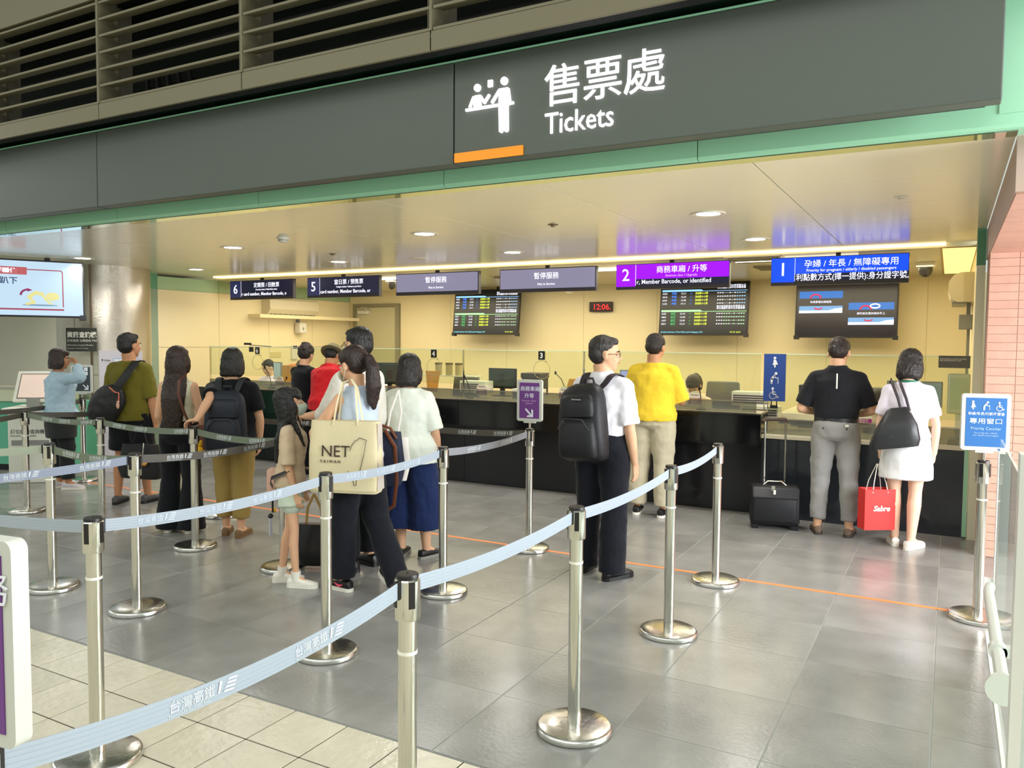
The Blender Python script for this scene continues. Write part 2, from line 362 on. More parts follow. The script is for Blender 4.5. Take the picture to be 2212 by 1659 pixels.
    if bottom:
        b = dict(kind='trousers', waist=1.02, hem=.10, loose=.015, knee=.075, cuff=.072, color=None, wl=(1.2 if top and top.get('tuck') else .25)); b.update(bottom); lo = b['loose']
        bm = bmesh.new()
        wz = b['waist']
        if b['kind'] == 'skirt':
            X = V(1, 0, 0); Y = V(0, 1, 0)
            loft(bm, [(V(0, 0, z)*s, X, Y, rx*s*build, ry*s*build) for z, rx, ry in ((wz, .150+lo, .112+lo), (.94, .172+lo, .128+lo), (.80, .190+lo, .142+lo), (b['hem'], .205+lo, .155+lo))], 28)
        else:
            torso(bm, [(.82, .13, .10, 0), (.86, .160+lo, .112+lo, -.005), (.95, .165+lo*b['wl'], .118+lo*b['wl'], -.010), (wz, .148+lo*b['wl'], .106+lo*b['wl'], 0)] if wz > .96 else [(.82, .13, .10, 0), (.86, .160+lo, .112+lo, -.005), (wz, .165+lo, .118+lo, -.01)], n=24)
            for k in 'LR':
                hip, kn, an, tu, pit = G[k]; sg = -1 if k == 'L' else 1; hz_ = b['hem']*s
                tp = V(hip.x, hip.y, hip.z); th = (.092*lr+lo*s)
                capsule(bm, tp, tp+(kn-tp)*.45, th, th*.93, 16)
                if hz_ >= kn.z and not seat:
                    f = (tp.z-hz_)/(tp.z-kn.z); e = tp+(kn-tp)*f; u, v = frame(kn-tp, (1, 0, 0)); rr = b['cuff']*s
                    loft(bm, [(tp+(kn-tp)*.1, u, v, th, th), (e, u, v, rr, rr)], 18)
                else:
                    f = (kn.z-hz_)/(kn.z-an.z); e = kn+(an-kn)*f
                    u, v = frame(kn-tp, (1, 0, 0)); u2, v2 = frame(an-kn, (1, 0, 0)); m1 = kn+(e-kn)*.5+V(0, -.008, 0)
                    loft(bm, [(tp+(kn-tp)*.1, u, v, th, th), (tp+(kn-tp)*.6, u, v, (th+b['knee']*s)*.5, (th+b['knee']*s)*.5), (kn, (u+u2).normalized(), (v+v2).normalized(), b['knee']*s, b['knee']*s), (m1, u2, v2, (b['knee']*.5+b['cuff']*.5)*s, (b['knee']*.5+b['cuff']*.5)*s), (e, u2, v2, b['cuff']*s, b['cuff']*s)], 18)
        P['bottom'] = solid({'skirt': 'skirt', 'shorts': 'shorts'}.get(b['kind'], 'trousers'), bm, b['color'], root, .011*s, 4, .8, disp=b.get('fold', .014)*1.2, dscale=.11*s)
    if shoes:
        sh = dict(color=None, sole=None, h=.075, st=.026); sh.update(shoes)
        for k in 'LR':
            an, fd, fr_, fu = FT[k]; base = an-fu*.09*s
            bm = bmesh.new()
            for (y0, w_, hh) in (): pass
            prof = [(-.078, .018, .045), (-.068, .030, .068), (-.03, .035, sh['h']), (.03, .036, sh['h']*.98), (.08, .043, .058), (.13, .046, .046), (.165, .038, .038), (.186, .020, .028)]
            rings = [(base+fd*y*s+fu*(.012+hh*.5)*s, fr_, fu, w_*s, (hh*.5)*s) for y, w_, hh in prof]
            loft(bm, rings, 14, sq=2.5)
            so = obj('shoe', bm, sh['color'], root, True)
            bm = bmesh.new(); n = 14; pts = []
            out = [(-.084, 0), (-.078, .022), (-.055, .034), (0, .036), (.06, .042), (.12, .048), (.165, .041), (.19, .022), (.196, 0)]
            full = [(y, w_) for y, w_ in out]+[(y, -w_) for y, w_ in out[::-1][1:-1]]
            lo_ = [bm.verts.new(base+fd*y*s+fr_*w_*s+fu*.001) for y, w_ in full]; hi_ = [bm.verts.new(base+fd*y*s*.99+fr_*w_*s*1.02+fu*(sh['st']+(.006 if abs(y) > .1 else 0))*s) for y, w_ in full]
            bm.faces.new(lo_[::-1]); bm.faces.new(hi_)
            for i in range(len(full)): j = (i+1) % len(full); bm.faces.new((lo_[i], lo_[j], hi_[j], hi_[i]))
            obj('sole', bm, sh['sole'] or sh['color'], so, False)
            if sh.get('sock'):
                bm = bmesh.new(); tube(bm, [an-fu*.03*s, an+(G[k][1]-an).normalized()*.05*s], [.040*s, .042*s], 14); obj('sock', bm, sh['sock'], root, True)
            if sh.get('mark'):
                bm = bmesh.new(); sgx = -1 if sh.get('markside', 'L') == 'L' else 1
                c0 = base+fr_*sgx*.040*s+fu*.045*s
                tube(bm, [c0-fd*.03*s+fu*.008*s, c0+fd*.0*s-fu*.004*s, c0+fd*.055*s+fu*.012*s-fr_*sgx*.002], [.003*s, .010*s, .002*s], 8); obj('shoe_stripe', bm, sh['mark'], so, True)
    if hair is not None:
        h = dict(style='short', color=HAIR_BLACK, fringe=False); h.update(hair); st = h['style']; bm = bmesh.new(); q = hs
        def he(x, y, z, a, b_, c, rot=None): ell(bm, hd(x, y, z), (a*q, b_*q, c*q), HR if rot is None else HR @ rot, 18)
        if st == 'short':
            he(0, -.022, .046, .083, .092, .080); he(0, -.044, .005, .078, .068, .075); he(0, .03, .082, .060, .052, .030)
        elif st == 'curly':
            he(0, -.02, .05, .093, .100, .086); he(0, -.045, .01, .088, .075, .085)
            for i in range(40):
                a = random.uniform(0, 6.3); b_ = random.uniform(-.3, 1.4); he(.085*math.cos(a)*math.cos(b_), -.03+.09*math.sin(a)*math.cos(b_)-.01, .05+.08*math.sin(b_), .018, .018, .018)
        else:
            he(0, -.018, .045, .086, .098, .084); he(0, .045, .070, .060, .050, .036)
            if st in ('bob', 'long'):
                L_ = h.get('length', .17); 
                d0 = [(-.0, .03), (-.03, .0)]
                pts = [(hd(0, -.03, .03), .088, .080), (hd(0, -.038, -.04), .092, .078), (hd(0, -.040, -.11), .090, .068)]
                rings = []
                for p, a, b_ in pts[:]: rings.append((p, HR @ V(1, 0, 0), HR @ V(0, 1, 0), a*q, b_*q))
                if st == 'long':
                    ux, vx = bframe(1.3)
                    base = hd(0, -.048, -.14); dn = V(0, -.02, -1)
                    n_ = 5
                    for i in range(1, n_+1):
                        f = i/n_; p = base+V(h.get('dx', 0)*f, (-.045 if f > .2 else -.02)-.02*f, -L_*f)*s
                        rings.append((p, ux, vx, (.098-.030*f*f)*q*h.get('wide', 1), (.052-.018*f)*q))
                else:
                    rings.append((hd(0, -.036, -.11-L_*.2), HR @ V(1, 0, 0), HR @ V(0, 1, 0), .080*q, .058*q))
                loft(bm, rings, 20)
                for sg in (-1, 1): he(sg*.072, .012, -.035, .020, .048, .075)
                if st == 'long' and h.get('front'):
                    for sg in (-1, 1): tube(bm, [hd(sg*.072, .02, -.05), hd(sg*.075, .01, -.13), hd(sg*.095, .03, -.22), hd(sg*.10, .05, -.33)], [.022*q, .024*q, .020*q, .006*q], 10)
            if st == 'pony':
                he(0, -.045, .008, .078, .068, .074)
                tl = h.get('tail', .30)
                tube(bm, [hd(0, -.10, .03), hd(0, -.145, .02), hd(.0, -.165, -.05), hd(.0, -.15, -.05-tl*.45), hd(.0, -.12, -.05-tl*.8), hd(0, -.125, -.05-tl)], [.018*q, .030*q, .043*q, .050*q, .036*q, .010*q], 14)
            if h['fringe']:
                he(0, .072, .045, .062, .026, .038, Matrix.Rotation(R(12), 3, 'X'))
        P['hair'] = solid('hair', bm, h['color'], root, .0075*q, 2, .7, disp=.010, dscale=.02)
    return P
def glasses(P, m):
    hd = P['hd']; hs = P['hs']; bm = bmesh.new()
    for sg in (-1, 1):
        c = [hd(sg*.033+.022*math.cos(a)*1.0, .093, -.004+.017*math.sin(a)) for a in [2*PI*i/14 for i in range(15)]]
        tube(bm, c, .0017*hs, 6, ends=(False, False))
        tube(bm, [hd(sg*.054, .092, .002), hd(sg*.076, .07, .003), hd(sg*.080, .0, .002)], .002*hs, 6)
    tube(bm, [hd(-.011, .094, 0), hd(.011, .094, 0)], .0017*hs, 6)
    return obj('glasses', bm, m, P['root'], True)
def mask(P, m):
    hd = P['hd']; hs = P['hs']; bm = bmesh.new(); HR = P['HR']
    rows = [(-.020, .112, .030, .052), (-.040, .122, .044, .062), (-.062, .116, .050, .064), (-.085, .098, .046, .060), (-.102, .078, .030, .046)]
    grid = []
    for z, fy, w1, w2 in rows:
        r = []
        for k in range(9):
            a = (k-4)/4; x = w2*1.04*math.sin(a*1.35)/math.sin(1.35); y = .035+(fy-.035)*math.cos(a*1.35)**.8 if abs(a) < 1 else .035+(fy-.035)*math.cos(1.35)**.8
            r.append(bm.verts.new(hd(x, y, z)))
        grid.append(r)
    for i in range(len(grid)-1):
        for k in range(8): bm.faces.new((grid[i][k], grid[i][k+1], grid[i+1][k+1], grid[i+1][k]))
    g = bmesh.ops.solidify(bm, geom=bm.faces[:], thickness=.002)
    for sg in (-1, 1): tube(bm, [hd(sg*.062, .040, -.03), hd(sg*.080, .0, .0), hd(sg*.083, -.012, -.02), hd(sg*.080, .0, -.045), hd(sg*.062, .040, -.085)], .0014*hs, 5)
    return obj('face_mask', bm, m, P['root'], True)
# ---------------------------------------------------------------- setting
GREY_TILE = mat('grey_stone_tile', '8b8a86', .22, noise=.20, nscale=3.0, vary=.10, bump=.10, bscale=45)
TAN_TILE = mat('cream_floor_tile', 'cdc6b2', .24, noise=.07, nscale=5, vary=.04, bump=.5, bscale=22)
JOINT = mat('pale_joint', 'c4c8c4', .7); DARKJ = mat('dark_joint', '33291f', .9)
CREAM = mat('cream_enamel_ceiling', 'dfdcc6', .18, spec=.45, noise=.03, nscale=.8); CREAMJ = mat('ceiling_joint', 'f0ead0', .6)
WARM = mat('cream_wall_panel', 'f0e2b8', .45, noise=.02, nscale=1.5); MINT = mat('mint_green_enamel', 'a2dcb8', .30, noise=.04, nscale=.7)
MINT_L = mat('pale_green_paint', 'e0e6cc', .4); DKGREEN = mat('dark_green_paint', '2c4a3c', .5)
CHAR = mat('charcoal_fascia', '525952', .42, bump=.06, bscale=300, noise=.03, nscale=1); CHAR_SHADE = mat('fascia_gap_shade', '2c3230', .5)
BEIGE = mat('beige_painted_metal', '736d55', .5); INK = mat('black_void', '0b0f0d', .8)
PINK = mat('pink_brick', 'cfa18d', .55, noise=.08, nscale=9, vary=.05, bump=.2, bscale=60); PINKJ = mat('pink_mortar', 'c79e8c', .8)
STEEL = mat('polished_steel', 'd4d2c8', .13, metal=1); STEEL_B = mat('brushed_steel', 'c3bdb0', .28, metal=1, bump=.3, bscale=30, bstretch=(1, 1, 25))
BLACKP = mat('black_plastic', '15151a', .35); WHITEP = mat('white_plastic', 'dedccf', .4); GREYP = mat('grey_plastic', '8b8c88', .45)
BEIGEW = mat('beige_wall', 'e6e4d2', .6)
floor = struct('floor')
bm = bmesh.new(); bx(bm, -22, 8, 2.64, 13, -.15, -.004); bx(bm, -22, 8, -9, 2.64, -.15, -.02); struct('floor_slab', bm, JOINT, floor)
bm = bmesh.new(); bx(bm, -22, 8, -9, 2.635, -.02, -.004); struct('tile_bed', bm, DARKJ, floor)
def tile_mesh(nm, wx, wy, m, h=.012):
    bm = bmesh.new(); bx(bm, 0, wx, 0, wy, -h, 0, bev=0); 
    top = [e for e in bm.edges if all(v.co.z > -.001 for v in e.verts)]
    bmesh.ops.bevel(bm, geom=top, offset=.0012, segments=1, affect='EDGES'); me = bpy.data.meshes.new(nm); bm.to_mesh(me); bm.free(); me.materials.append(m); return me
gt = tile_mesh('floor_tile', .5945, .5888, GREY_TILE)
for i in range(-21, 3):
    for j in range(9):
        o = obj('floor_tile', gt, None, floor, loc=(-.02+.6*i+.003, 2.642+.59*j, 0))
gs = bmesh.new()
for i in list(range(-36, -21))+list(range(3, 13)):
    for j in range(9): bx(gs, -.02+.6*i+.003, -.02+.6*i+.597, 2.642+.59*j, 2.642+.59*j+.5885, -.012, 0)
o = obj('far_floor_tiles', gs, GREY_TILE, floor); o['kind'] = 'stuff'
bm = bmesh.new(); bx(bm, -22, 8, 7.952, 13, -.012, 0); struct('office_floor', bm, mat('office_floor', '77736a', .4), floor)
tt = tile_mesh('floor_tile', .2925, .2925, TAN_TILE); near = set()
for i in range(-17, -2):
    for j in range(1, 8):
        near.add((i, j)); obj('floor_tile', tt, None, floor, loc=(.145-.3+.3*i+.0, 2.632-.3*j+.004, 0))
gs = bmesh.new()
for i in range(-40, 24):
    for j in range(1, 26):
        if (i, j) not in near: bx(gs, -.155+.3*i, -.155+.3*i+.294, 2.636-.3*j, 2.636-.3*j+.294, -.012, 0)
o = obj('far_cream_tiles', gs, TAN_TILE, floor); o['kind'] = 'stuff'
t = tag(box('floor_line', mat('orange_tape', 'f08a4c', .5), None, -9.6, .06, 5.675, 5.712, 0, .0015), 'orange tape line across the grey floor before the counters', 'floor marking')
# ceiling of the ticket hall
ceil = struct('ceiling'); z = 2.67
bm = bmesh.new(); bx(bm, -22, .24, 4.42, 8.81, z+.012, z+.10); struct('ceiling_backing', bm, CREAMJ, ceil)
pm = bmesh.new(); bx(pm, 0, 1.292, 0, .866, 0, .012); pme = bpy.data.meshes.new('ceiling_panel'); pm.to_mesh(pme); pm.free(); pme.materials.append(CREAM)
for i in range(11):
    for j in range(5):
        x0 = .24-1.22-1.3*i
        if i == 0: box('ceiling_panel', CREAM, ceil, x0+.005, .238, 4.45+.869*j, 4.45+.869*j+.866, z, z+.012)
        obj('ceiling_panel', pme, None, ceil, loc=(x0-1.3+.004, 4.45+.869*j, z))
bm = bmesh.new(); bx(bm, -22, -15.3, 4.45, 8.8, z, z+.012); struct('far_ceiling', bm, CREAM, ceil)
bm = bmesh.new(); bx(bm, -22, .2, 8.94, 12.6, 2.64, 2.72); struct('office_ceiling', bm, mat('office_ceiling', 'd6cfae', .3), ceil)
LED = mat('warm_led', 'ffe2a0', .5, emit=2.3); tag(box('light_strip', LED, None, -10.3, -.07, 8.83, 8.92, 2.655, 2.69), 'long warm light strip let into the ceiling above the counters', 'light')
LEDW = mat('white_tube', 'fff6e0', .5, emit=2.2)
for k, (xa, xb, y, lab) in enumerate(((-8.4, -6.2, 9.75, 'white light tube on the office ceiling behind sign five'), (-5.5, -3.3, 9.7, 'white light tube on the office ceiling above the third sign'), (-2.2, -.9, 9.3, 'short white light tube on the ceiling above the blue sign'))):
    tag(box('tube_light', LEDW, None, xa, xb, y, y+.05, 2.61, 2.64), lab, 'light')
yl = thing('ceiling_lightbox', 'glowing yellow ceiling light panel beside the green column', 'light', (0, 0, 0))
for k in range(4): box('diffuser', mat('warm_diffuser', 'ffdf86', .5, emit=1.5), yl, -.10, .19, 8.97+.8*k, 9.71+.8*k, 2.625, 2.64)
box('frame', mat('brass_frame', 'b08a4a', .4), yl, -.12, .20, 8.95, 12.2, 2.632, 2.645)
# walls
wl = struct('wall_left')
XL = -10.63
bm = bmesh.new(); bx(bm, XL-.2, XL-.012, 8.0, 12.7, 0, 2.64); struct('wall_backing', bm, DKGREEN, wl)
for y0, y1 in ((8.05, 9.22), (9.226, 10.32), (10.326, 11.42), (11.426, 12.5)):
    box('wall_panel', WARM, wl, XL-.012, XL, y0, y1, 0, 1.55); box('wall_panel', WARM, wl, XL-.012, XL, y0, y1, 1.555, 2.44)
    box('wall_panel', mat('green_wall_band', 'a9c69a', .4), wl, XL-.012, XL, y0, y1, 2.444, 2.64)
bm = bmesh.new(); bx(bm, XL-.3, XL+.02, 7.75, 8.05, 0, 2.44); tr = struct('trim_1', bm, mat('sage_column', '8fa28c', .4))
bm = bmesh.new(); bx(bm, XL-.3, XL+.02, 7.745, 8.05, 2.44, 2.67); struct('column_head', bm, mat('green_head', '5f9a78', .4), tr)
wb = struct('wall_back')
bm = bmesh.new(); bx(bm, -22, .4, 12.51, 12.7, 0, 2.66); struct('wall_backing', bm, WARM, wb)
for x0, x1 in ((XL+.01, -10.5), (-9.36, -8.2), (-8.195, -7.0), (-6.995, -5.5), (-5.495, -4.2), (-4.195, -2.9), (-2.895, -1.6), (-1.595, -.3), (-.295, .2)):
    box('wall_panel', WARM, wb, x0, x1, 12.5, 12.512, 0, 2.66)
box('wall_panel', WARM, wb, -10.5, -9.36, 12.5, 12.512, 2.40, 2.66)
wr = struct('wall_right'); bm = bmesh.new(); bx(bm, .2, .236, 7.98, 12.6, 0, 2.66); struct('wall_backing', bm, WARM, wr)
bm = bmesh.new(); bx(bm, .175, .24, 7.86, 7.98, 0, 2.36); tr2 = struct('trim_2', bm, MINT_L)
bm = bmesh.new(); bx(bm, .172, .24, 7.855, 7.98, 2.36, 2.67); struct('column_head', bm, mat('green_head', '5f9a78', .4), tr2)
bm = bmesh.new(); bx(bm, .135, .17, 7.86, 7.90, .02, .86); struct('edge_strip', bm, MINT, tr2)
# door in the back wall
dr = struct('door_1'); DG = mat('grey_green_door', 'c3bd98', .45)
bm = bmesh.new(); bx(bm, -10.42, -9.45, 12.46, 12.50, 0, 2.33); struct('door_leaf', bm, DG, dr)
FRM = mat('door_frame', '8f8a70', .5)
for a in ((-10.5, -10.42, 0, 2.40), (-9.45, -9.37, 0, 2.40), (-10.42, -9.45, 2.335, 2.40)): box('door_frame', FRM, dr, a[0], a[1], 12.44, 12.51, a[2], a[3])
box('door_closer', WHITEP, dr, -10.35, -10.08, 12.39, 12.46, 2.20, 2.27, bev=.01)
bm = bmesh.new(); tube(bm, [(-10.15, 12.38, 2.24), (-10.02, 12.28, 2.31), (-10.28, 12.42, 2.33)], .01); obj('closer_arm', bm, WHITEP, dr)
bm = bmesh.new(); ell(bm, (-9.55, 12.41, 1.05), (.03, .03, .03)); obj('door_handle', bm, STEEL, dr, True)
# far left: beige wall and clad round column
bm = bmesh.new(); bx(bm, -22, -11.25, 7.9, 8.1, 0, 2.67); struct('wall_far_left', bm, BEIGEW)
bm = bmesh.new(); bx(bm, -11.4, -10.9, 8.0, 8.1, 0, 2.67); struct('wall_infill', bm, BEIGEW)
cx_, cy_ = -10.5, 7.10
sc_ = thing('steel_column', 'round brushed steel clad column beside the white banner', 'column', (cx_, cy_, 0))
bm = bmesh.new(); lathe(bm, (0, 0, 0), [(.60, .0), (.60, 1.19)], 64); obj('lower_cladding', bm, STEEL_B, sc_, True)
bm = bmesh.new(); lathe(bm, (0, 0, 0), [(.60, 1.20), (.60, 2.67)], 64); obj('upper_cladding', bm, STEEL_B, sc_, True)
bm = bmesh.new(); lathe(bm, (0, 0, 0), [(.607, 1.185), (.607, 1.205)], 64); obj('joint_ring', bm, STEEL, sc_, True)
bm = bmesh.new(); bx(bm, .38, .40, -.475, -.455, 0, 2.67); obj('seam_strip', bm, mat('brown_seam', '6b5a44', .4), sc_)
# fascia above the opening
fa = struct('trim_3')
prof = [(4.45, 2.67), (4.33, 2.67), (4.31, 2.675), (4.30, 2.69), (4.30, 3.345), (4.45, 3.345)]
def extr(bm, prof, x0, x1):
    a = [bm.verts.new((x0, y, z_)) for y, z_ in prof]; b = [bm.verts.new((x1, y, z_)) for y, z_ in prof]
    bm.faces.new(a); bm.faces.new(b[::-1])
    for i in range(len(prof)): j = (i+1) % len(prof); bm.faces.new((a[i], a[j], b[j], b[i]))
for k in range(11):
    x1 = .41-1.645*k
    bm = bmesh.new(); extr(bm, prof, x1-1.64, x1); obj('green_panel', bm, MINT, fa)
bm = bmesh.new(); bx(bm, .415, 2.2, 4.30, 4.45, 2.67, 4.6); obj('green_panel', bm, MINT, fa)
bm = bmesh.new(); bx(bm, .16, .41, 4.295, 4.30, 2.74, 3.34); obj('green_return', bm, MINT, fa)
bm = bmesh.new(); bx(bm, -22, .24, 4.335, 4.45, 2.664, 2.671); obj('mirror_strip', bm, mat('mirror_strip', 'a8c4b0', .05, metal=1), fa)
# charcoal sign band
PX = [.16, -2.61, -5.98, -9.35, -12.72, -16.1]
fs = thing('fascia_board', 'long charcoal fascia band carrying the big lit ticket office sign', 'sign', (0, 0, 0))
for k in range(5):
    bm = bmesh.new(); bx(bm, PX[k+1]+.006, PX[k]-.002, 4.0, 4.10, 2.73, 3.32, bev=.006); obj('fascia_panel', bm, CHAR, fs)
box('fascia_shadow_box', CHAR_SHADE, fs, -16.1, .10, 4.03, 4.16, 2.742, 3.31); box('fascia_cap', mat('mint_edge', '9fdcb8', .4), fs, -16.1, .16, 4.0, 4.29, 3.322, 3.332)  # dark box stands in for the shadow band behind the fascia panels
GLOW = mat('lit_white', 'fff8ff', .5, emit=2.2); ORNG = mat('lit_orange', 'ff9a1e', .5, emit=1.0)
def gyx(px_x): return px_x
o = box('orange_bar', ORNG, fs, -2.594, -2.14, 3.985, 3.999, 2.736, 2.788)
# ticket office pictogram: seated clerk and standing passenger at a counter
def poly(bm, pts, y0=3.985, y1=3.999):
    a = [bm.verts.new((x, y0, z_)) for x, z_ in pts]; b = [bm.verts.new((x, y1, z_)) for x, z_ in pts]
    bm.faces.new(a); bm.faces.new(b[::-1])
    for i in range(len(pts)): j = (i+1) % len(pts); bm.faces.new((a[i], b[i], b[j], a[j]))
def stroke(bm, pts, w, y0=3.985, y1=3.999, sq=False):
    for (xa, za), (xb, zb) in zip(pts, pts[1:]):
        d = Vector((xb-xa, zb-za)); d.normalize(); n_ = Vector((-d.y, d.x))*w/2
        poly(bm, [(xa+n_.x, za+n_.y), (xb+n_.x, zb+n_.y), (xb-n_.x, zb-n_.y), (xa-n_.x, za-n_.y)], y0, y1)
    for (xa, za) in pts[(0 if not sq else 1):(None if not sq else -1)]:
        poly(bm, [(xa+w/2*math.cos(2*PI*k/12), za+w/2*math.sin(2*PI*k/12)) for k in range(12)], y0, y1)
def disc(bm, x, z_, r, y0=3.985, y1=3.999, n=20): poly(bm, [(x+r*math.cos(2*PI*k/n), z_+r*math.sin(2*PI*k/n)) for k in range(n)], y0, y1)
def part_(nm, fn):
    pg = bmesh.new(); fn(pg); obj(nm, pg, GLOW, fs)
def clerk_(pg):
    poly(pg, [(-2.458, 3.104), (-2.422, 3.104), (-2.414, 3.041), (-2.464, 3.041)])
    stroke(pg, [(-2.466, 3.096), (-2.490, 3.046)], .012); stroke(pg, [(-2.420, 3.098), (-2.392, 3.056), (-2.362, 3.094)], .013)
def pass_(pg):
    poly(pg, [(-2.294, 3.120), (-2.236, 3.120), (-2.232, 3.02), (-2.296, 3.02)]); stroke(pg, [(-2.294, 3.112), (-2.340, 3.052)], .014); stroke(pg, [(-2.236, 3.112), (-2.226, 3.046)], .013)
    stroke(pg, [(-2.284, 3.02), (-2.280, 2.885)], .024); stroke(pg, [(-2.248, 3.02), (-2.246, 2.885)], .024)
part_('pictogram_clerk_head', lambda pg: disc(pg, -2.44, 3.147, .021)); part_('pictogram_passenger_head', lambda pg: disc(pg, -2.262, 3.160, .022))
part_('pictogram_desk', lambda pg: stroke(pg, [(-2.518, 3.030), (-2.201, 3.031)], .014, sq=True)); part_('pictogram_clerk', clerk_); part_('pictogram_passenger', pass_)
part_('pictogram_ticket', lambda pg: poly(pg, [(-2.368, 3.14), (-2.368, 3.178), (-2.351, 3.178), (-2.351, 3.14)])); part_('pictogram_stub', lambda pg: poly(pg, [(-2.344, 3.14), (-2.344, 3.178), (-2.340, 3.178), (-2.340, 3.14)]))
for i_, ch_ in enumerate('售票處'): text(ch_, .238, GLOW, fs, (-2.015+.232*i_, 3.994, 3.000), bold=0, extrude=.004)
text('Tickets', .163, GLOW, fs, (-2.005, 3.994, 2.832), bold=0, extrude=.004, sx=.86)
# soffit, ledge and louvred bays above
up = struct('trim_4')
bm = bmesh.new(); bx(bm, -22, 2.2, 3.80, 4.32, 3.40, 3.42); obj('soffit', bm, DKGREEN, up)
bm = bmesh.new(); bx(bm, -22, 2.2, 4.315, 4.45, 3.33, 3.42); obj('soffit_back', bm, DKGREEN, up)
MX = [.37-1.502*k for k in range(0, 10)]
for k in range(9):
    box('ledge_panel', BEIGE, up, MX[k+1]+.004, MX[k]-.004, 3.795, 3.815, 3.325, 3.437, bev=.003)
bm = bmesh.new(); bx(bm, -22, 2.2, 3.815, 3.9, 3.33, 3.45); obj('ledge_back', bm, INK, up)
bm = bmesh.new(); bx(bm, -22, 2.2, 3.79, 3.86, 4.205, 4.9); obj('upper_cladding', bm, BEIGE, up)
bm = bmesh.new(); bx(bm, -22, 2.2, 4.75, 4.8, 3.4, 4.9); bx(bm, -22, 2.2, 3.9, 4.8, 4.7, 4.9); obj('void_lining', bm, mat('void_lining', '1a2019', .8), up)
slat = bmesh.new(); vs = bx(slat, 0, 1.478, 0, .11, 0, .006); 
for v in slat.verts: v.co.z += v.co.y*.18
bx(slat, 0, 1.478, -.004, .004, -.006, .010); sm = bpy.data.meshes.new('slat'); slat.to_mesh(sm); slat.free(); sm.materials.append(BEIGE)
for k in range(6):
    lab = {0: 'slatted vent bay above the right half of the charcoal band', 1: 'slatted vent bay right above the lit Tickets lettering', 2: 'slatted vent bay directly left of the lit sign panel', 3: 'slatted vent bay with dark pipes showing through its middle',
           4: 'slatted vent bay at the left edge of the photo', 5: 'slatted vent bay beyond the left edge of the photo'}[k]
    b_ = thing('louvre_bay', lab, 'vent', (MX[k+1], 3.80, 3.44), group='slatted vent bays above the charcoal band')
    for i in range(7): obj('slat', sm, None, b_, loc=(.018, 0, .005+.121*i))
    box('mullion', BEIGE, b_, -.008, .010, -.006, .16, 0, .77, bev=0); box('side_plate', mat('louvre_side', '6b6554', .6), b_, 1.48, 1.484, 0, .30, 0, .77)
bm = bmesh.new(); random.seed(3)
for k in range(5):
    x = -4.9-.13*k; tube(bm, [(x, 4.45, 3.5+.05*k), (x-.25, 4.4, 3.66), (x-.5, 4.45, 3.62-.03*k), (x-.6, 4.5, 3.9)], .02, 8)
tube(bm, [(-9, 4.55, 3.75), (0, 4.55, 3.8)], .05, 12); tube(bm, [(-9, 4.4, 4.0), (0, 4.4, 4.02)], .03, 10)
tag(obj('pipework', bm, mat('dark_pipes', '1d1d1a', .6), None, True), 'dark pipes and cables behind the slats of the vent bays', 'pipes')
# pink brick pillar and beam at the right
pk = struct('wall_pink'); bm = bmesh.new(); bx(bm, .256, 5, 7.306, 7.95, 0, 2.67); struct('wall_core', bm, PINKJ, pk)
bk = bmesh.new(); bx(bk, 0, .197, 0, .012, 0, .062); bme = bpy.data.meshes.new('brick'); bk.to_mesh(bme); bk.free(); bme.materials.append(PINK)
for r_ in range(37):
    for c_ in range(5): obj('brick', bme, None, pk, loc=(.252+.2*c_-(0 if r_ % 2 == 0 else 0), 7.296, .004+.0655*r_))
bm = bmesh.new(); bx(bm, .244, 5, 4.46, 7.95, 2.41, 2.67); struct('beam_1', bm, mat('pink_grey_beam', 'b9a294', .5))
for k in range(6): box('beam_tile', PINK, bpy.data.objects['beam_1'], .25, 1.2, 4.5+.5*k, 4.995+.5*k, 2.402, 2.41)
# ---------------------------------------------------------------- ceiling fittings
LENS = mat('lamp_lens', 'fffaff', .4, emit=14); RIM = mat('lamp_rim', 'd8d2c0', .3)
pos = [(x, y) for x in (-1.65, -4.28, -6.78, -9.4, -12.0) for y in (6.08, 7.76)]  # leftmost pair is unseen, added for more light at the left end
def make_downlight():
    t = thing('downlight', '', 'light', (0, 0, 0), group='round downlights in the cream ceiling')
    bm = bmesh.new(); lathe(bm, (0, 0, 0), [(.088, .004), (.092, -.004), (.128, -.006), (.132, .001), (.10, .002)], 32); obj('rim', bm, RIM, t, True)
    bm = bmesh.new(); cyl(bm, (0, 0), .086, -.003, .0005, 28); obj('lens', bm, LENS, t); return t
def copy_tree(o, parent=None):
    c = o.copy(); C.objects.link(c)
    if parent: c.parent = parent
    for ch in list(o.children): copy_tree(ch, c)
    return c
dl = make_downlight(); bpy.context.view_layer.update()
lab = ['largest round downlight, over the yellow shirted man', 'round downlight between the purple and blue counter signs', 'round downlight in front of the second unlit counter sign', 'small round downlight just above the right grey sign',
       'round downlight over the masked ponytail woman near the smoke detector', 'small round downlight above the sign numbered 5', 'round downlight nearest the steel column top', 'farthest left small round downlight by the green column head', 'added unseen downlight beyond the left frame edge over the help desk', 'added unseen downlight behind the hanging television']
for (x, y), l_ in zip(pos, lab):
    o = dl if (x, y) == pos[0] else copy_tree(dl); o.location = (x, y, 2.669); o['label'] = l_
    a = area('downlight_beam', (x, y, 2.655), (0, 0, 0), .16, .16, 12, (1, .97, .9), 'DISK', 150)
sd = thing('smoke_detector', 'small white smoke detector on the cream ceiling', 'detector', (-5.7, 5.73, 2.67))
bm = bmesh.new(); lathe(bm, (0, 0, 0), [(.062, 0), (.062, -.012), (.048, -.014), (.046, -.034), (.030, -.045), (0.001, -.046)], 28); obj('housing', bm, WHITEP, sd, True)
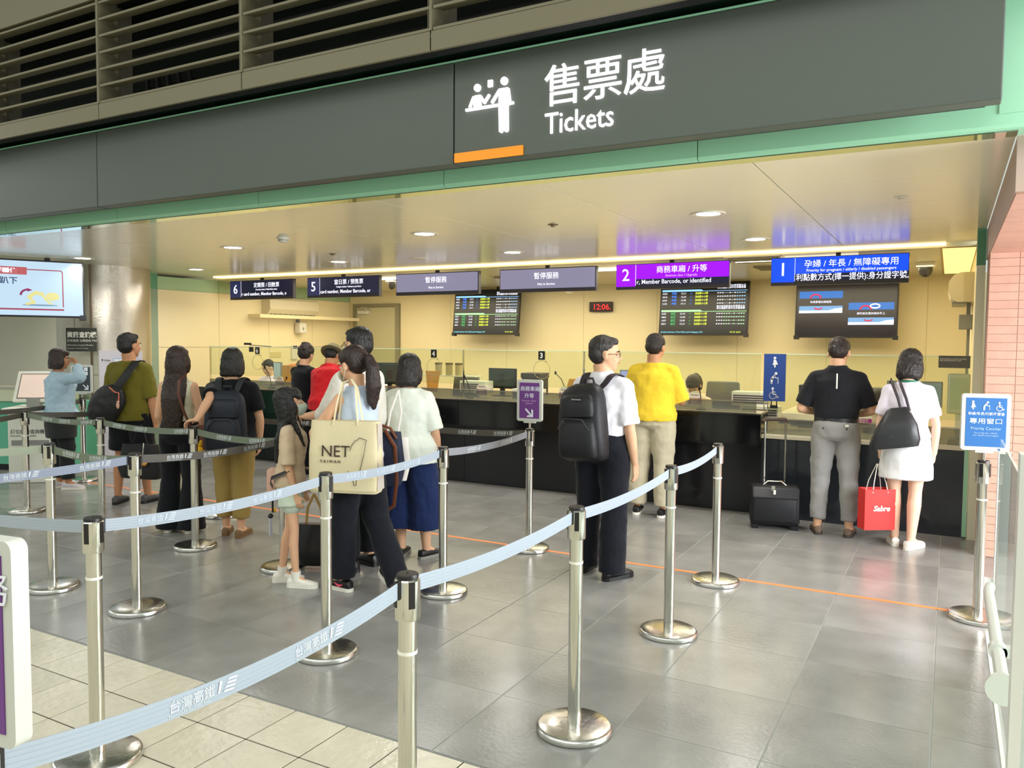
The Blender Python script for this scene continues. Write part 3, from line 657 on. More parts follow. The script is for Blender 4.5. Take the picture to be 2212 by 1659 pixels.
bm = bmesh.new(); lathe(bm, (0, 0, 0), [(.0475, -.018), (.0475, -.028)], 28); obj('vent_ring', bm, GREYP, sd)
for i, (x, y, l_) in enumerate(((-2.96, 6.07, 'dark ceiling sprinkler rosette left of the purple reflection'), (-.32, 5.95, 'pale ceiling sprinkler rosette near the green column'), (-6.22, 7.02, 'dark ceiling sprinkler rosette beside the smoke detector'), (-5.62, 7.85, 'flat oval ceiling speaker before the first grey sign'))):
    t = thing('sprinkler' if i < 3 else 'ceiling_speaker', l_, 'sprinkler' if i < 3 else 'speaker', (x, y, 2.67))
    bm = bmesh.new(); lathe(bm, (0, 0, 0), [(.045, 0), (.045, -.004), (.02, -.008), (.018, -.02)] if i < 3 else [(.1, 0), (.1, -.005), (.08, -.006)], 24); obj('plate', bm, mat('bronze', '6a5c3c', .4) if i in (0, 2) else RIM, t, True)
# office ceiling diffusers
for x, y, l_ in ((-3.55, 10.6, 'ceiling air vent left of the purple counter sign'), (-1.9, 10.3, 'ceiling air vent between the purple and blue counter signs'), (-5.65, 10.4, 'ceiling air vent between the two grey signs'), (-1.95, 9.25, 'louvred light fitting above the purple counter sign')):
    t = thing('ceiling_vent', l_, 'vent', (x, y, 2.64)); box('frame', RIM, t, -.3, .3, -.3, .3, -.01, 0)
    for k in range(5): box('fin', mat('fin', '8a8468', .5), t, -.26, .26, -.25+.11*k, -.22+.11*k, -.03, -.008)
# ---------------------------------------------------------------- counter signs
SCR_D = mat('screen_dark', '1a1c3a', .2, emit=.35); SCR_G = mat('screen_grey', '8c88a2', .25, emit=1.0); SCR_V = mat('screen_purple', '9000ff', .25, emit=1.5); SCR_B = mat('screen_blue', '0848ff', .25, emit=1.35)
TXT_W = mat('lit_text', 'f2f2ff', .4, emit=1.55); TXT_P = mat('lit_pink_text', 'f5b8ff', .4, emit=1.1); NAVYS = mat('screen_navy', '24264a', .2, emit=.5)
def csign(x0, label, kind, num=None, l1='', l2='', tick='', s1=.088, s2=.036, t1x=.5):
    t = thing('counter_sign', label, 'sign', (x0, 9.0, 2.31), group='row of screens hung over the counters')
    box('housing', mat('sign_housing', '35333c', .4), t, 0, 1.35, 0, .07, 0, .30, bev=.004)
    face = {'dark': NAVYS, 'grey': SCR_G, 'purple': SCR_V, 'blue': SCR_B}[kind]; z0 = .045
    if kind == 'grey': box('screen', face, t, .012, 1.338, -.004, 0, z0, .288)
    else:
        box('number_screen', face if kind != 'dark' else mat('num_navy', '34386a', .2, emit=.6), t, .006, .245, -.004, 0, z0-.01, .292)
        box('screen', face if kind != 'dark' else SCR_D, t, .252, 1.344, -.004, 0, .120 if kind != 'dark' else .118, .292)
        box('ticker_screen', SCR_D, t, .252, 1.344, -.004, 0, z0, .118)
        text(num, .20 if kind != 'blue' else .20, TXT_W, t, (.125, -.005, .105 if kind != 'dark' else .098), align='CENTER', bold=.0012)
        box('divider', TXT_W, t, .247, .250, -.005, 0, z0, .290)
        text(tick, .072 if kind != 'blue' else .082, TXT_W, t, (.262, -.005, .062 if kind != 'blue' else .052), bold=.0003, sx=.92 if kind != 'blue' else .88)
    lz = {'grey': (.170, .085)}.get(kind, (.192, .140))
    if kind == 'grey':
        for i_, ch_ in enumerate(l1): text(ch_, s1, TXT_W, t, (.675+(i_-2)*s1*1.0, -.005, lz[0]))
    else: text(l1, s1, TXT_W, t, (.80 if kind != 'grey' else .675, -.005, lz[0]), align='CENTER', bold=0)
    text(l2, s2, TXT_W if kind != 'purple' else TXT_P, t, (.80 if kind != 'grey' else .675, -.005, lz[1]), align='CENTER', bold=0)
    box('hanger', BLACKP, t, .655, .70, .01, .05, .30, .33); return t
csign(-10.11, 'dark hanging screen numbered 6 for periodic tickets', 'dark', '6', '定期票 / 回數票', 'Periodic ticket / Multi-Ride ticket', 'r card number, Member Barcode, o', .080, .034)
csign(-8.47, 'dark hanging screen numbered 5 for same day tickets', 'dark', '5', '當日票 / 預售票', "Today's ticket / Advance purchase", 'card number, Member Barcode, or', .080, .034)
csign(-6.82, 'grey not in service screen directly over the left departure board', 'grey', None, '暫停服務', 'Not in Service', '', .088, .042)
csign(-5.15, 'grey not in service screen beside the purple numbered sign', 'grey', None, '暫停服務', 'Not in Service', '', .088, .042)
csign(-3.54, 'purple hanging screen numbered 2 for business class', 'purple', '2', '商務車廂 / 升等', 'Business class / Upgrade', 'r, Member Barcode, or identified', .088, .038)
csign(-1.74, 'blue hanging screen numbered 1 for priority passengers', 'blue', '1', '孕婦 / 年長 / 無障礙專用', 'Priority for pregnant / elderly / disabled passengers', '利點數方式(擇一提供):身分證字號,', .086, .042)
# ---------------------------------------------------------------- wall and ceiling hung screens
TVB = mat('tv_black', '0c0e16', .25, emit=.02); T_BLUE = mat('t_blue', '2f6fd8', .4, emit=1.7); T_LB = mat('t_lightblue', '86c0f8', .4, emit=1.6); T_Y = mat('t_yellow', 'd8e83a', .4, emit=1.9); T_G = mat('t_green', '2fae5c', .4, emit=1.7); T_LG = mat('t_lightgreen', 'a8f0a0', .4, emit=1.5); T_C = mat('t_cyan', '7fe0f0', .4, emit=1.6)
def disp_frame(t, w_, h_, pivot_y=0):
    box('bezel', BLACKP, t, 0, w_, 0, .05, 0, h_, bev=.004)
    for x in (0, w_-.05): box('bracket', BLACKP, t, x-.01, x+.06, -.012, .06, -.025, .03, bev=.004)
    for x in (w_*.35, w_*.62): box('ceiling_pole', BLACKP, t, x, x+.03, .05, .08, .3, h_+.1)
def dep_board(loc, w_, h_, label, rx=-7, rz=0, pole=True):
    t = thing('departure_board', label, 'screen', loc, R(rz), 'green and blue departure boards'); t.rotation_euler = (R(rx), 0, R(rz))
    disp_frame(t, w_, h_); box('screen', TVB, t, .02, w_-.02, -.004, 0, .02, h_-.02)
    Y = -.005; rh = h_/15.5
    for blk, (ztop, hdr, c1, c2, nums, times, pl, dots0) in enumerate(((h_*.86, T_LB, T_BLUE, T_LB, '0628\n0818\n0630\n1634', '12:11\n12:20\n12:38\n13:11', '02', 8), (h_*.475, T_LG, T_G, T_LG, '0633\n0825\n1637\n0839', '12:10\n12:34\n12:43\n13:10', '01', 3))):
        bm = bmesh.new(); poly(bm, [(.03, ztop-rh*.55), (.03, ztop), (w_*.47, ztop), (w_*.50, ztop-rh*.5), (w_*.50, ztop-rh*.55)], Y, Y+.002); bx(bm, w_*.49, w_-.03, Y, Y+.002, ztop-rh*.55, ztop-rh*.42); obj('header_bar', bm, hdr, t)
        zr = [ztop-rh*(1.35+1.0*i) for i in range(4)]
        for i in range(4):
            n_, ti = nums.split('\n')[i], times.split('\n')[i]
            text(n_, rh*.72, TXT_W, t, (.035, Y, zr[i]), res=1); text(ti, rh*.72, TXT_W, t, (w_*.24, Y, zr[i]), res=1)
            text('南港' if blk == 0 else '左營', rh*.72, c1, t, (w_*.135, Y, zr[i]), res=1, bold=.001); text(pl, rh*.6, c1, t, (w_*.345, Y, zr[i]), res=1)
            text('自由座10-12車', rh*.74, T_Y, t, (w_*.405, Y, zr[i]), res=1, sx=.80)
        bm = bmesh.new(); bm2 = bmesh.new()
        for i in range(4):
            zc = zr[i]+rh*.25; bx(bm, w_*.66, w_*.96, Y, Y+.001, zc-.0012, zc+.0012)
            for k in range(12):
                if i != 1 and k in ((3, 4, 6) if blk == 0 else (6, 8)): continue
                (disc)(bm2 if k >= dots0 else bm, w_*(.66+.0268*k), zc, rh*.17, Y-.001, Y, 10)
        obj('stop_dots', bm, TXT_W, t); obj('next_stop_dots', bm2, c2, t)
        text('南台板桃新苗台彰雲嘉台左', w_*.0255, TXT_W, t, (w_*.65, Y, ztop+rh*.75), res=1, sx=1.02); text('港北橋園竹栗中化林義南營', w_*.0255, TXT_W, t, (w_*.65, Y, ztop+rh*.15), res=1, sx=1.02)
    text('scheduled arrival time of Train 0628 bound for Nangang is 12:09', rh*.62, T_C, t, (.03, Y, .035), res=1, sx=.78); text('09-12 12:06', rh*.66, T_Y, t, (w_*.81, Y, .035), res=1, sx=.95)
    return t
dep_board((-7.87, 12.05, 1.80), 1.34, .80, 'green and blue departure board below the grey signs, left of the clock')
dep_board((-4.02, 12.05, 1.80), 1.37, .82, 'green and blue departure board behind the purple counter sign')
t = thing('video_screen', 'mostly black video screen under the blue priority sign', 'screen', (-1.98, 12.05, 1.77)); t.rotation_euler = (R(-5), 0, 0)
disp_frame(t, 1.34, .80); box('screen', mat('screen_black_lit', '221e24', .2, emit=.12), t, .02, 1.32, -.004, 0, .02, .78)
for x0, z1, txt in ((.05, .66, '勿倚靠電扶梯踏階'), (.71, .49, '請勿坐在電扶梯扶手上')):
    box('banner_top', mat('banner_blue', '2f72c0', .4, emit=1.2), t, x0, x0+.58, -.006, -.004, z1-.10, z1); box('banner_bottom', mat('banner_pale', '7fb4e6', .4, emit=1.0), t, x0, x0+.58, -.006, -.004, z1-.31, z1-.21)
    bm = bmesh.new(); poly(bm, [(x0, z1-.31), (x0+.58, z1-.31), (x0+.58, z1-.24), (x0+.48, z1-.25), (x0+.40, z1-.275), (x0, z1-.275)], -.008, -.006); obj('white_wave', bm, TXT_W, t)
    bm = bmesh.new(); tube(bm, [(x0+.22+.07*math.cos(a), -.008, z1-.10+.055*math.sin(a)) for a in [PI*i/10 for i in range(11)]], .012, 6); tube(bm, [(x0+.26+.05*math.cos(a), -.008, z1-.235-.02*math.sin(a)) for a in [PI*i/10 for i in range(11)]], .010, 6); obj('red_arc', bm, mat('banner_red', 'e23a58', .4, emit=1), t)
    text(txt, .036, TXT_W, t, (x0+.29, -.006, z1-.165), align='CENTER', res=1)
bm = bmesh.new(); tube(bm, [(1.0+.06*math.cos(a)+.05, -.008, .44+.028*math.sin(a)) for a in [2*PI*i/16 for i in range(17)]], .009, 6, ends=(False, False)); obj('white_loop', bm, TXT_W, t)
# left hanging television
t = thing('television', 'ceiling hung television with a safety drawing at the left edge', 'screen', (-9.56, 6.20, 1.94), 0); t.rotation_euler = (R(-5), 0, R(64))
TVS = mat('tv_pale', 'c4def2', .3, emit=1.0); W_, H_ = 1.22, .70
box('bezel', BLACKP, t, -W_, 0, 0, .05, 0, H_, bev=.004); box('screen', TVS, t, -W_+.02, -.02, -.004, 0, .02, H_-.02)
for x in (-.06, -W_): box('bracket', BLACKP, t, x, x+.07, -.01, .07, -.03, .03)
box('ceiling_pole', BLACKP, t, -.42, -.36, .05, .09, .4, H_+.05); RDF = mat('tv_red', 'b0405a', .4, emit=.8)
bm = bmesh.new(); stroke(bm, [(-1.4, .105), (-.27, .105), (-.27, .105)], .022, -.006, -.004); stroke(bm, [(-.27, .15), (-.27, .64), (-.29, .66), (-1.4, .66)], .014, -.006, -.004); obj('red_frame', bm, RDF, t)
box('title_block', mat('tv_title', 'd0666a', .4, emit=.8), t, -1.38, -.70, -.007, -.004, .585, .69); text('趴下掩護穩住', .070, TXT_W, t, (-1.34, -.008, .612), bold=.002, sx=1.25, res=1)
text('趴下', .105, mat('tv_navy', '24406e', .4, emit=.3), t, (-1.02, -.006, .46), bold=.002); text('趴', .1, mat('tv_lime', 'a8d02a', .4, emit=.8), t, (-1.2, -.006, .48), bold=.004)
YEL = mat('tv_yellow', 'ece69a', .4, emit=.9); bm = bmesh.new()
def flat_ell(bm, x, z_, a, b_, y0=-.007, y1=-.004): poly(bm, [(x+a*math.cos(2*PI*k/20), z_+b_*math.sin(2*PI*k/20)) for k in range(20)], y0, y1)
stroke(bm, [(-.71, .18), (-.62, .20), (-.68, .27)], .035, -.007, -.004); stroke(bm, [(-.68, .28), (-.60, .34), (-.52, .32)], .05, -.007, -.004); stroke(bm, [(-.52, .31), (-.48, .24), (-.42, .19)], .03, -.007, -.004); flat_ell(bm, -.40, .29, .085, .058); obj('crawling_figure', bm, YEL, t)
bm = bmesh.new(); flat_ell(bm, -.55, .165, .22, .012, -.006, -.004); obj('drawn_shadow', bm, mat('tv_bluegrey', '8fb4d0', .4, emit=.7), t)
bm = bmesh.new(); tube(bm, [(-.78+.09*(1-math.cos(a)), -.006, .30+.08*math.sin(a)) for a in [PI/2*i/6 for i in range(7)]], .014, 6); poly(bm, [(-.70, .40), (-.64, .375), (-.70, .35)], -.008, -.004); obj('arrow', bm, mat('tv_magenta', '9a2a66', .4, emit=.8), t)

for ch in list(t.children):
    if ch.name.split('.')[0] in ('red_frame', 'title_block', 'crawling_figure', 'drawn_shadow', 'arrow', 'lettering'): ch.scale = (.88*ch.scale[0], 1, .875) if ch.type == 'MESH' else (.88*ch.scale[0], .875*ch.scale[1], 1); ch.location = (ch.location[0]*.88, ch.location[1], ch.location[2]*.875)
# ---------------------------------------------------------------- counters
BLK = mat('black_granite', '0e0f11', .10, spec=.6, noise=.2, nscale=30); BLK2 = mat('black_laminate', '17181b', .16); TOPM = mat('counter_top', '24211e', .12); LIPM = mat('steel_edge', 'b8b2a0', .25, metal=1)
GL = glass('counter_glass', 'f4f8ee', .02); GLE = mat('glass_edge', 'bfd0b0', .2, emit=.15)
ct = thing('tall_counter', 'long tall black ticket counter with recessed base', 'counter', (0, 0, 0))
for k, (xa, xb) in enumerate(((-9.72, -8.35), (-8.345, -6.72), (-6.715, -5.05), (-5.045, -3.42), (-3.415, -1.58))):
    box('front_panel', BLK, ct, xa, xb, 7.85, 7.88, .70, .985, bev=.002); box('base_panel', BLK2, ct, xa, xb, 8.0, 8.03, 0.0, .70)
box('counter_top', TOPM, ct, -9.74, -1.575, 7.835, 7.93, .985, 1.0, bev=.002); box('writing_top', mat('pale_writing_top', 'b9ae8c', .2), ct, -9.72, -1.60, 7.93, 8.30, .985, .999); box('carcass', BLK2, ct, -9.70, -1.60, 7.88, 8.30, .68, .985); box('end_panel', BLK, ct, -9.75, -9.72, 7.86, 8.9, 0, .99)
box('clerk_desk', mat('desk_cream', 'cdbf96', .4), ct, -9.70, -1.60, 8.30, 8.95, .70, .74)
lc = thing('low_counter', 'low black priority counter with pale writing top', 'counter', (0, 0, 0))
for xa, xb in ((-1.58, -.995), (-.99, -.405), (-.40, .17)): box('front_panel', mat('slate_panel', '2a2e34', .12, noise=.1, nscale=20), lc, xa, xb, 7.92, 7.95, 0, .765)
box('counter_top', mat('pale_top', 'd6cfb4', .25), lc, -1.585, .172, 7.90, 8.55, .765, .80, bev=.002); box('side_panel', BLK2, lc, -1.58, -1.55, 7.96, 8.6, 0, .76)
bm = bmesh.new(); bx(bm, -1.57, .17, 8.0, 8.008, .80, .95); obj('front_glass', bm, glass('smoked_glass', 'b8b8a8', .12), lc)
box('glass_rail', LIPM, lc, -1.57, .17, 7.995, 8.013, .945, .955)
# low inner glass above the tall counter and tall screens
tg = thing('low_glass', 'low smoked glass upstand along the tall black counter', 'glass', (0, 0, 0))
for xa, xb in ((-9.4, -7.55), (-7.54, -6.0), (-5.99, -4.9), (-4.89, -3.5), (-3.49, -1.65)): 
    bm = bmesh.new(); bx(bm, xa, xb, 7.975, 7.982, 1.0, 1.105); obj('pane', bm, glass('smoked_glass', 'b8b8a8', .12), tg)
box('top_rail', LIPM, tg, -9.4, -1.65, 7.97, 7.988, 1.105, 1.113)
gl = thing('screen_glass', 'tall clear glass protective screen above both counters', 'glass', (0, 0, 0))
for xa, xb in ((-9.64, -7.75), (-7.74, -5.2), (-5.19, -3.6), (-3.59, -1.66), (-1.58, .17)):
    bm = bmesh.new(); bx(bm, xa, xb, 8.20, 8.208, 1.16 if xb < -1 else 1.0, 1.575); obj('pane', bm, GL, gl); box('top_edge', GLE, gl, xa, xb, 8.198, 8.210, 1.575, 1.583)
for x in (-9.645, -7.745, -5.195, -3.595, -1.62, -1.585): box('post', STEEL, gl, x-.004, x+.004, 8.19, 8.22, 1.0, 1.58)
RING = mat('ring_grey', '9a9270', .4)
for n_, x, l_ in (('6', -8.66, 'black number plate reading six behind the black haired backpacker, hanging on the glass'), ('4', -5.62, 'black number plate reading four above the bobbed woman, hanging on the glass'), ('3', -4.12, 'black number plate reading three left of the backpack man, hanging on the glass')):
    t = thing('number_plate', l_, 'sign', (x, 8.18, 1.49), group='number plates on the glass screen'); box('plate', BLACKP, t, -.042, .042, 0, .012, -.015, .085, bev=.004)
    text(n_, .085, mat('plate_white', 'e8e4da', .5), t, (0, -.001, .005), align='CENTER', bold=.002)
    t = thing('speech_ring', 'thin round speech opening in the glass below number plate '+{'6': 'six', '4': 'four', '3': 'three'}[n_], 'glass', (x, 8.19, 1.36), group='speech openings in the glass')
    bm = bmesh.new(); tube(bm, [(.105*math.cos(a), 0, .105*math.sin(a)) for a in [2*PI*i/40 for i in range(41)]], .003, 6, ends=(False, False)); obj('ring', bm, RING, t, True)
    bm = bmesh.new(); ell(bm, (.06, -.006, .10), (.008, .008, .008), seg=8); obj('hinge', bm, STEEL, t)
def mic(x, y, z_, l_, h=.28, lean=-.12):
    t = thing('microphone', l_, 'microphone', (x, y, z_), group='gooseneck microphones on the counters')
    bm = bmesh.new(); lathe(bm, (0, 0, 0), [(.05, 0), (.05, .012), (.02, .03), (.001, .031)], 20); obj('base', bm, BLACKP, t, True)
    bm = bmesh.new(); tube(bm, [(0, 0, .02), (lean*.2, 0, h*.5), (lean*.6, 0, h*.85), (lean, 0, h)], .005, 8); obj('gooseneck', bm, BLACKP, t, True)
    bm = bmesh.new(); ell(bm, (lean*1.08, 0, h+.015), (.013, .013, .022)); obj('head', bm, mat('foam', '1c1b1a', .9), t, True)
mic(-8.30, 8.1, 1.0, 'gooseneck microphone behind the black haired backpacker'); mic(-5.03, 8.1, 1.0, 'gooseneck microphone right of the bobbed woman in the pale tee', .24, -.08)
mic(-3.92, 8.5, .92, 'tall gooseneck microphone left of the man with the black backpack', .38, -.16); mic(-2.22, 8.06, 1.0, 'gooseneck microphone right of the yellow shirted man', .20, -.02); mic(-8.1, 8.12, 1.0, 'short gooseneck microphone leaning right behind glass near the girl', .14, .06); mic(-.95, 8.15, .80, 'small microphone between the polo man and the seated clerk', .16, -.01)
PUR = mat('leaflet_purple', '9a2c86', .5)
for x, y, z_, l_ in ((-8.40, 8.35, 1.02, 'round topped purple and white notice left of the curly haired customer'), (-5.02, 8.35, 1.02, 'round topped purple and white notice near number plate 4'), (-3.90, 8.35, 1.02, 'round topped purple and white notice left of the black backpack man'), (-2.37, 8.35, 1.02, 'round topped purple and white notice before the ponytail clerk'), (-.72, 8.45, .88, 'round topped purple and white notice beside the polo man')):
    t = thing('notice', l_, 'notice', (x, y, z_), group='round topped notices on the counters'); bm = bmesh.new()
    poly(bm, [(-.075, 0), (.075, 0), (.075, .08)]+[(.075*math.cos(a), .08+.07*math.sin(a)) for a in [PI*i/12 for i in range(1, 12)]]+[(-.075, .08)], 0, .004); obj('card', bm, WHITEP, t)
    bm = bmesh.new(); poly(bm, [(-.072, .012), (.072, .012), (.072, .075), (-.072, .075)], -.002, 0); obj('purple_band', bm, PUR, t)
    text('請出示\n會員卡', .028, WHITEP, t, (0, -.003, .05), align='CENTER', res=1); text('Member', .026, PUR, t, (0, -.001, .10), align='CENTER', res=1); box('foot', WHITEP, t, -.03, .03, -.02, .04, -.004, .004)
def monitor(x, y, z_, w_, h_, l_, back=True, rz=0, scr=None):
    t = thing('monitor', l_, 'monitor', (x, y, z_), R(rz))
    box('casing', BLACKP if scr is None else GREYP, t, -w_/2, w_/2, 0, .03, .10, .10+h_, bev=.006)
    if back: box('rear_bulge', mat('monitor_back', '22302a', .45), t, -w_*.47, w_*.47, -.012, 0, .12, .08+h_, bev=.005); box('mount_plate', BLACKP, t, -.04, .04, -.02, -.010, .18, .30, bev=.004)
    else: box('screen', scr or BLACKP, t, -w_/2+.015, w_/2-.015, -.003, 0, .115, .085+h_)
    box('stand', BLACKP, t, -.03, .03, .0, .03, 0, .15); box('foot', BLACKP, t, -.11, .11, -.06, .12, 0, .012)
monitor(-5.02, 8.85, .98, .42, .26, 'dark green backed monitor left of the purple lane sign', rz=-4)
monitor(-6.78, 8.8, .98, .36, .30, 'black monitor between the ponytail woman and the bobbed woman', rz=25)
monitor(-3.20, 8.85, .98, .44, .28, 'monitor with a lilac screen behind the glasses man', False, rz=0, scr=mat('lilac_screen', 'b0b4f0', .3, emit=.9))
monitor(-.30, 8.85, .96, .50, .26, 'monitor with a grey list on it above the skirt woman', False, rz=4, scr=mat('grey_screen', '6f7f80', .3, emit=.35))
monitor(-9.05, 8.95, .98, .20, .26, 'tall grey monitor beside the white sleeved clerk', False, rz=-10, scr=mat('pale_screen', '9fb0b8', .3, emit=.3))
t = thing('printer', 'ticket printer with dark lid beside the green backed monitor', 'printer', (-4.62, 8.85, 1.0)); box('body', BLACKP, t, -.12, .14, 0, .25, 0, .22, bev=.01); box('lid', mat('printer_lid', '3a3230', .5), t, -.13, .15, -.01, .26, .22, .29, bev=.015); box('front', mat('printer_front', 'a8b8bc', .4), t, -.02, .14, -.012, 0, .03, .17)
for x, y, z_, l_ in ((-5.28, 8.55, 1.08, 'card reader box with dark grille beside the grey chair'), (-1.84, 8.55, 1.07, 'document tray with dark slats left of the blue pictogram sign'), (-7.75, 8.55, 1.06, 'document tray with dark slats left of the red shirted customer'), (-4.55, 8.6, 1.0, 'document tray with dark slats behind the purple lane sign'), (-1.70, 8.35, .94, 'blue grey document box beside the counter corner')):
    t = thing('document_tray', l_, 'tray', (x, y, z_), group='document trays on the counters'); box('body', WHITEP, t, -.19, .19, 0, .2, -.05, .10, bev=.004)
    for k in range(4): box('slot', mat('tray_slot', '4a4450', .5), t, -.175, .175, -.004, 0, -.02+.024*k, -.006+.024*k)
def chair(x, y, l_, rz=0):
    t = thing('office_chair', l_, 'chair', (x, y, 0), R(rz), 'grey clerk chairs behind the counters'); CH = mat('grey_fabric', '77756c', .9, bump=.3, bscale=200)
    bm = bmesh.new(); X = Vector((1, 0, 0)); bx(bm, -.23, .23, -.03, .03, .72, 1.20, bev=.028); 
    for v in bm.verts: v.co.y += .25*(v.co.x**2)*-1+(.04 if v.co.z > 1 else 0); v.co.x *= 1-.12*max(0, v.co.z-1.0)/.2
    obj('backrest', bm, CH, t, True); box('seat', CH, t, -.24, .24, -.50, -.03, .52, .59, bev=.025, smooth=True)
    bm = bmesh.new(); cyl(bm, (0, -.25), .03, .1, .52, 12); obj('column', bm, BLACKP, t, True)
    for k in range(5):
        a = 2*PI*k/5; bm = bmesh.new(); tube(bm, [(0, -.25, .12), (.28*math.cos(a), -.25+.28*math.sin(a), .06)], .02, 8); ell(bm, (.28*math.cos(a), -.25+.28*math.sin(a), .03), (.03, .03, .03), seg=8); obj('leg', bm, BLACKP, t, True)
    box('back_arm', BLACKP, t, -.03, .03, .0, .04, .5, .8)
chair(-6.04, 9.6, 'empty grey chair near number plate 4'); chair(-2.50, 10.05, 'grey chair behind the ponytail clerk beside the yellow shirt'); chair(-3.70, 9.6, 'grey chair mostly hidden by the man with the backpack'); chair(-.62, 9.75, 'grey chair behind the clerk at the low counter')
ORB = mat('kraft_orange', 'c98f3c', .7)
t = thing('paper_box', 'orange kraft paper bag behind the glass beside the bobbed woman', 'bag', (-6.10, 8.85, 1.0)); bm = bmesh.new(); loft(bm, [(Vector((0, 0, 0)), Vector((1, 0, 0)), Vector((0, 1, 0)), .08, .05), (Vector((.01, 0, .28)), Vector((1, 0, 0)), Vector((0, 1, 0)), .12, .06)], 4); obj('bag_body', bm, ORB, t)
t = thing('paper_box', 'open kraft envelope leaning behind speech ring 3', 'bag', (-3.98, 8.7, 1.0)); bm = bmesh.new(); bx(bm, -.10, .10, 0, .08, 0, .24, bev=.004)
for v in bm.verts: v.co.x += v.co.z*.3
obj('bag_body', bm, ORB, t)
t = thing('paper_box', 'tall kraft box standing behind the head of the black haired backpacker', 'bag', (-8.62, 8.75, 1.0)); box('bag_body', ORB, t, -.12, .10, 0, .12, 0, .30)
for x, l_ in ((-6.42, 'left glass jar with brown lid'), (-6.24, 'middle glass jar with brown lid'), (-6.08, 'right glass jar with brown lid')):
    t = thing('jar', l_+' on the shelf below number plate 4', 'jar', (x+.05, 9.4, 1.30), group='glass jars below number plate 4'); bm = bmesh.new(); cyl(bm, (0, 0), .05, -.10, .05, 16); obj('glass_body', bm, mat('jar_body', 'b8a878', .2), t, True); bm = bmesh.new(); cyl(bm, (0, 0), .055, .05, .075, 16); obj('lid', bm, mat('jar_lid', '6a5834', .5), t, True)
box('jar_shelf', WHITEP, None, -6.6, -5.7, 9.3, 9.5, 1.185, 1.20); tag(bpy.data.objects['jar_shelf'], 'narrow pale shelf carrying the glass jars', 'shelf')
t = thing('clutter_heap', 'heap of pink and cream papers and bags on the clerk desk', 'papers', (-9.3, 10.0, .9)); random.seed(5)
for k in range(9):
    bm = bmesh.new(); x = random.uniform(-.6, .9); ell(bm, (x, random.uniform(-.1, .3), random.uniform(.0, .30)), (random.uniform(.10, .2), .12, random.uniform(.05, .09)), Euler((0, random.uniform(-.3, .3), 0)).to_matrix(), 10); obj('packet', bm, mat('packet_%d' % (k % 3), ('e8c8b0', 'd8705c', 'efe4d0')[k % 3], .6), t, True)
box('back_desk', mat('desk_cream', 'cdbf96', .4), None, -10.2, -8.0, 9.85, 10.5, 0, .84); tag(bpy.data.objects['back_desk'], 'cream side desk under the heap of papers', 'desk')
t = thing('webcam_arm', 'thin black webcam arm clipped to the glass top near plate 6', 'camera', (-8.75, 8.2, 1.585)); bm = bmesh.new(); tube(bm, [(-.08, 0, .02), (.35, 0, 0)], .006, 6); obj('arm', bm, BLACKP, t); box('camera_head', BLACKP, t, -.16, -.06, -.03, .02, .02, .05); box('clip', BLACKP, t, -.07, -.02, -.02, .02, -.08, -.01)
t = thing('telephone', 'white desk telephone with cable on the low counter', 'telephone', (-.52, 8.12, .80)); box('base', WHITEP, t, -.10, .08, -.06, .08, 0, .03, bev=.008); bm = bmesh.new(); tube(bm, [(-.10, 0, .02), (-.18, .02, .05), (-.25, 0, .02), (-.30, .05, .01)], .004, 6); obj('cable', bm, WHITEP, t, True)
t = thing('beige_cabinet', 'small beige cabinet with a label behind the polo man', 'cabinet', (-1.36, 8.75, .80)); box('body', mat('cab', 'd0c290', .5), t, -.02, .30, 0, .3, 0, .28); box('label_plate', mat('lbl', 'b8ccd0', .5), t, .16, .28, -.004, 0, .02, .16); box('top_box', BLACKP, t, -.02, .10, 0, .2, .30, .45); box('top_label', WHITEP, t, .02, .06, -.003, 0, .36, .40)
t = thing('side_desk', 'pale slanted side desk right of the blue pictogram sign', 'desk', (-1.5, 8.6, .80)); box('desktop', mat('pale_top', 'd6cfb4', .25), t, -.05, .35, 0, 1.2, .10, .16); box('desk_edge', TOPM, t, -.05, .35, 0, 1.2, .05, .10); box('stand', GREYP, t, .02, .10, .3, .4, 0, .05)
# blue accessibility sign on the glass
SB = mat('sign_blue', '2b4a94', .4); PW = mat('pict_white', 'e8ecf4', .5)
def pic_preg(bm, x, z_, k, y0, y1): disc(bm, x, z_+.9*k, .13*k, y0, y1, 14); poly(bm, [(x-.12*k, z_+.74*k), (x+.10*k, z_+.74*k), (x+.20*k, z_+.48*k), (x+.30*k, z_+.28*k), (x-.22*k, z_+.24*k), (x-.12*k, z_+.5*k)], y0, y1); poly(bm, [(x-.08*k, z_+.25*k), (x+.10*k, z_+.26*k), (x+.07*k, z_), (x-.04*k, z_)], y0, y1)
def pic_old(bm, x, z_, k, y0, y1): disc(bm, x+.12*k, z_+.88*k, .12*k, y0, y1, 14); stroke(bm, [(x-.24*k, z_+.05*k), (x-.22*k, z_+.42*k), (x-.02*k, z_+.68*k)], .17*k, y0, y1); stroke(bm, [(x-.02*k, z_+.66*k), (x+.12*k, z_+.48*k), (x+.30*k, z_+.5*k)], .07*k, y0, y1); stroke(bm, [(x+.30*k, z_+.52*k), (x+.30*k, z_+.02*k)], .045*k, y0, y1)
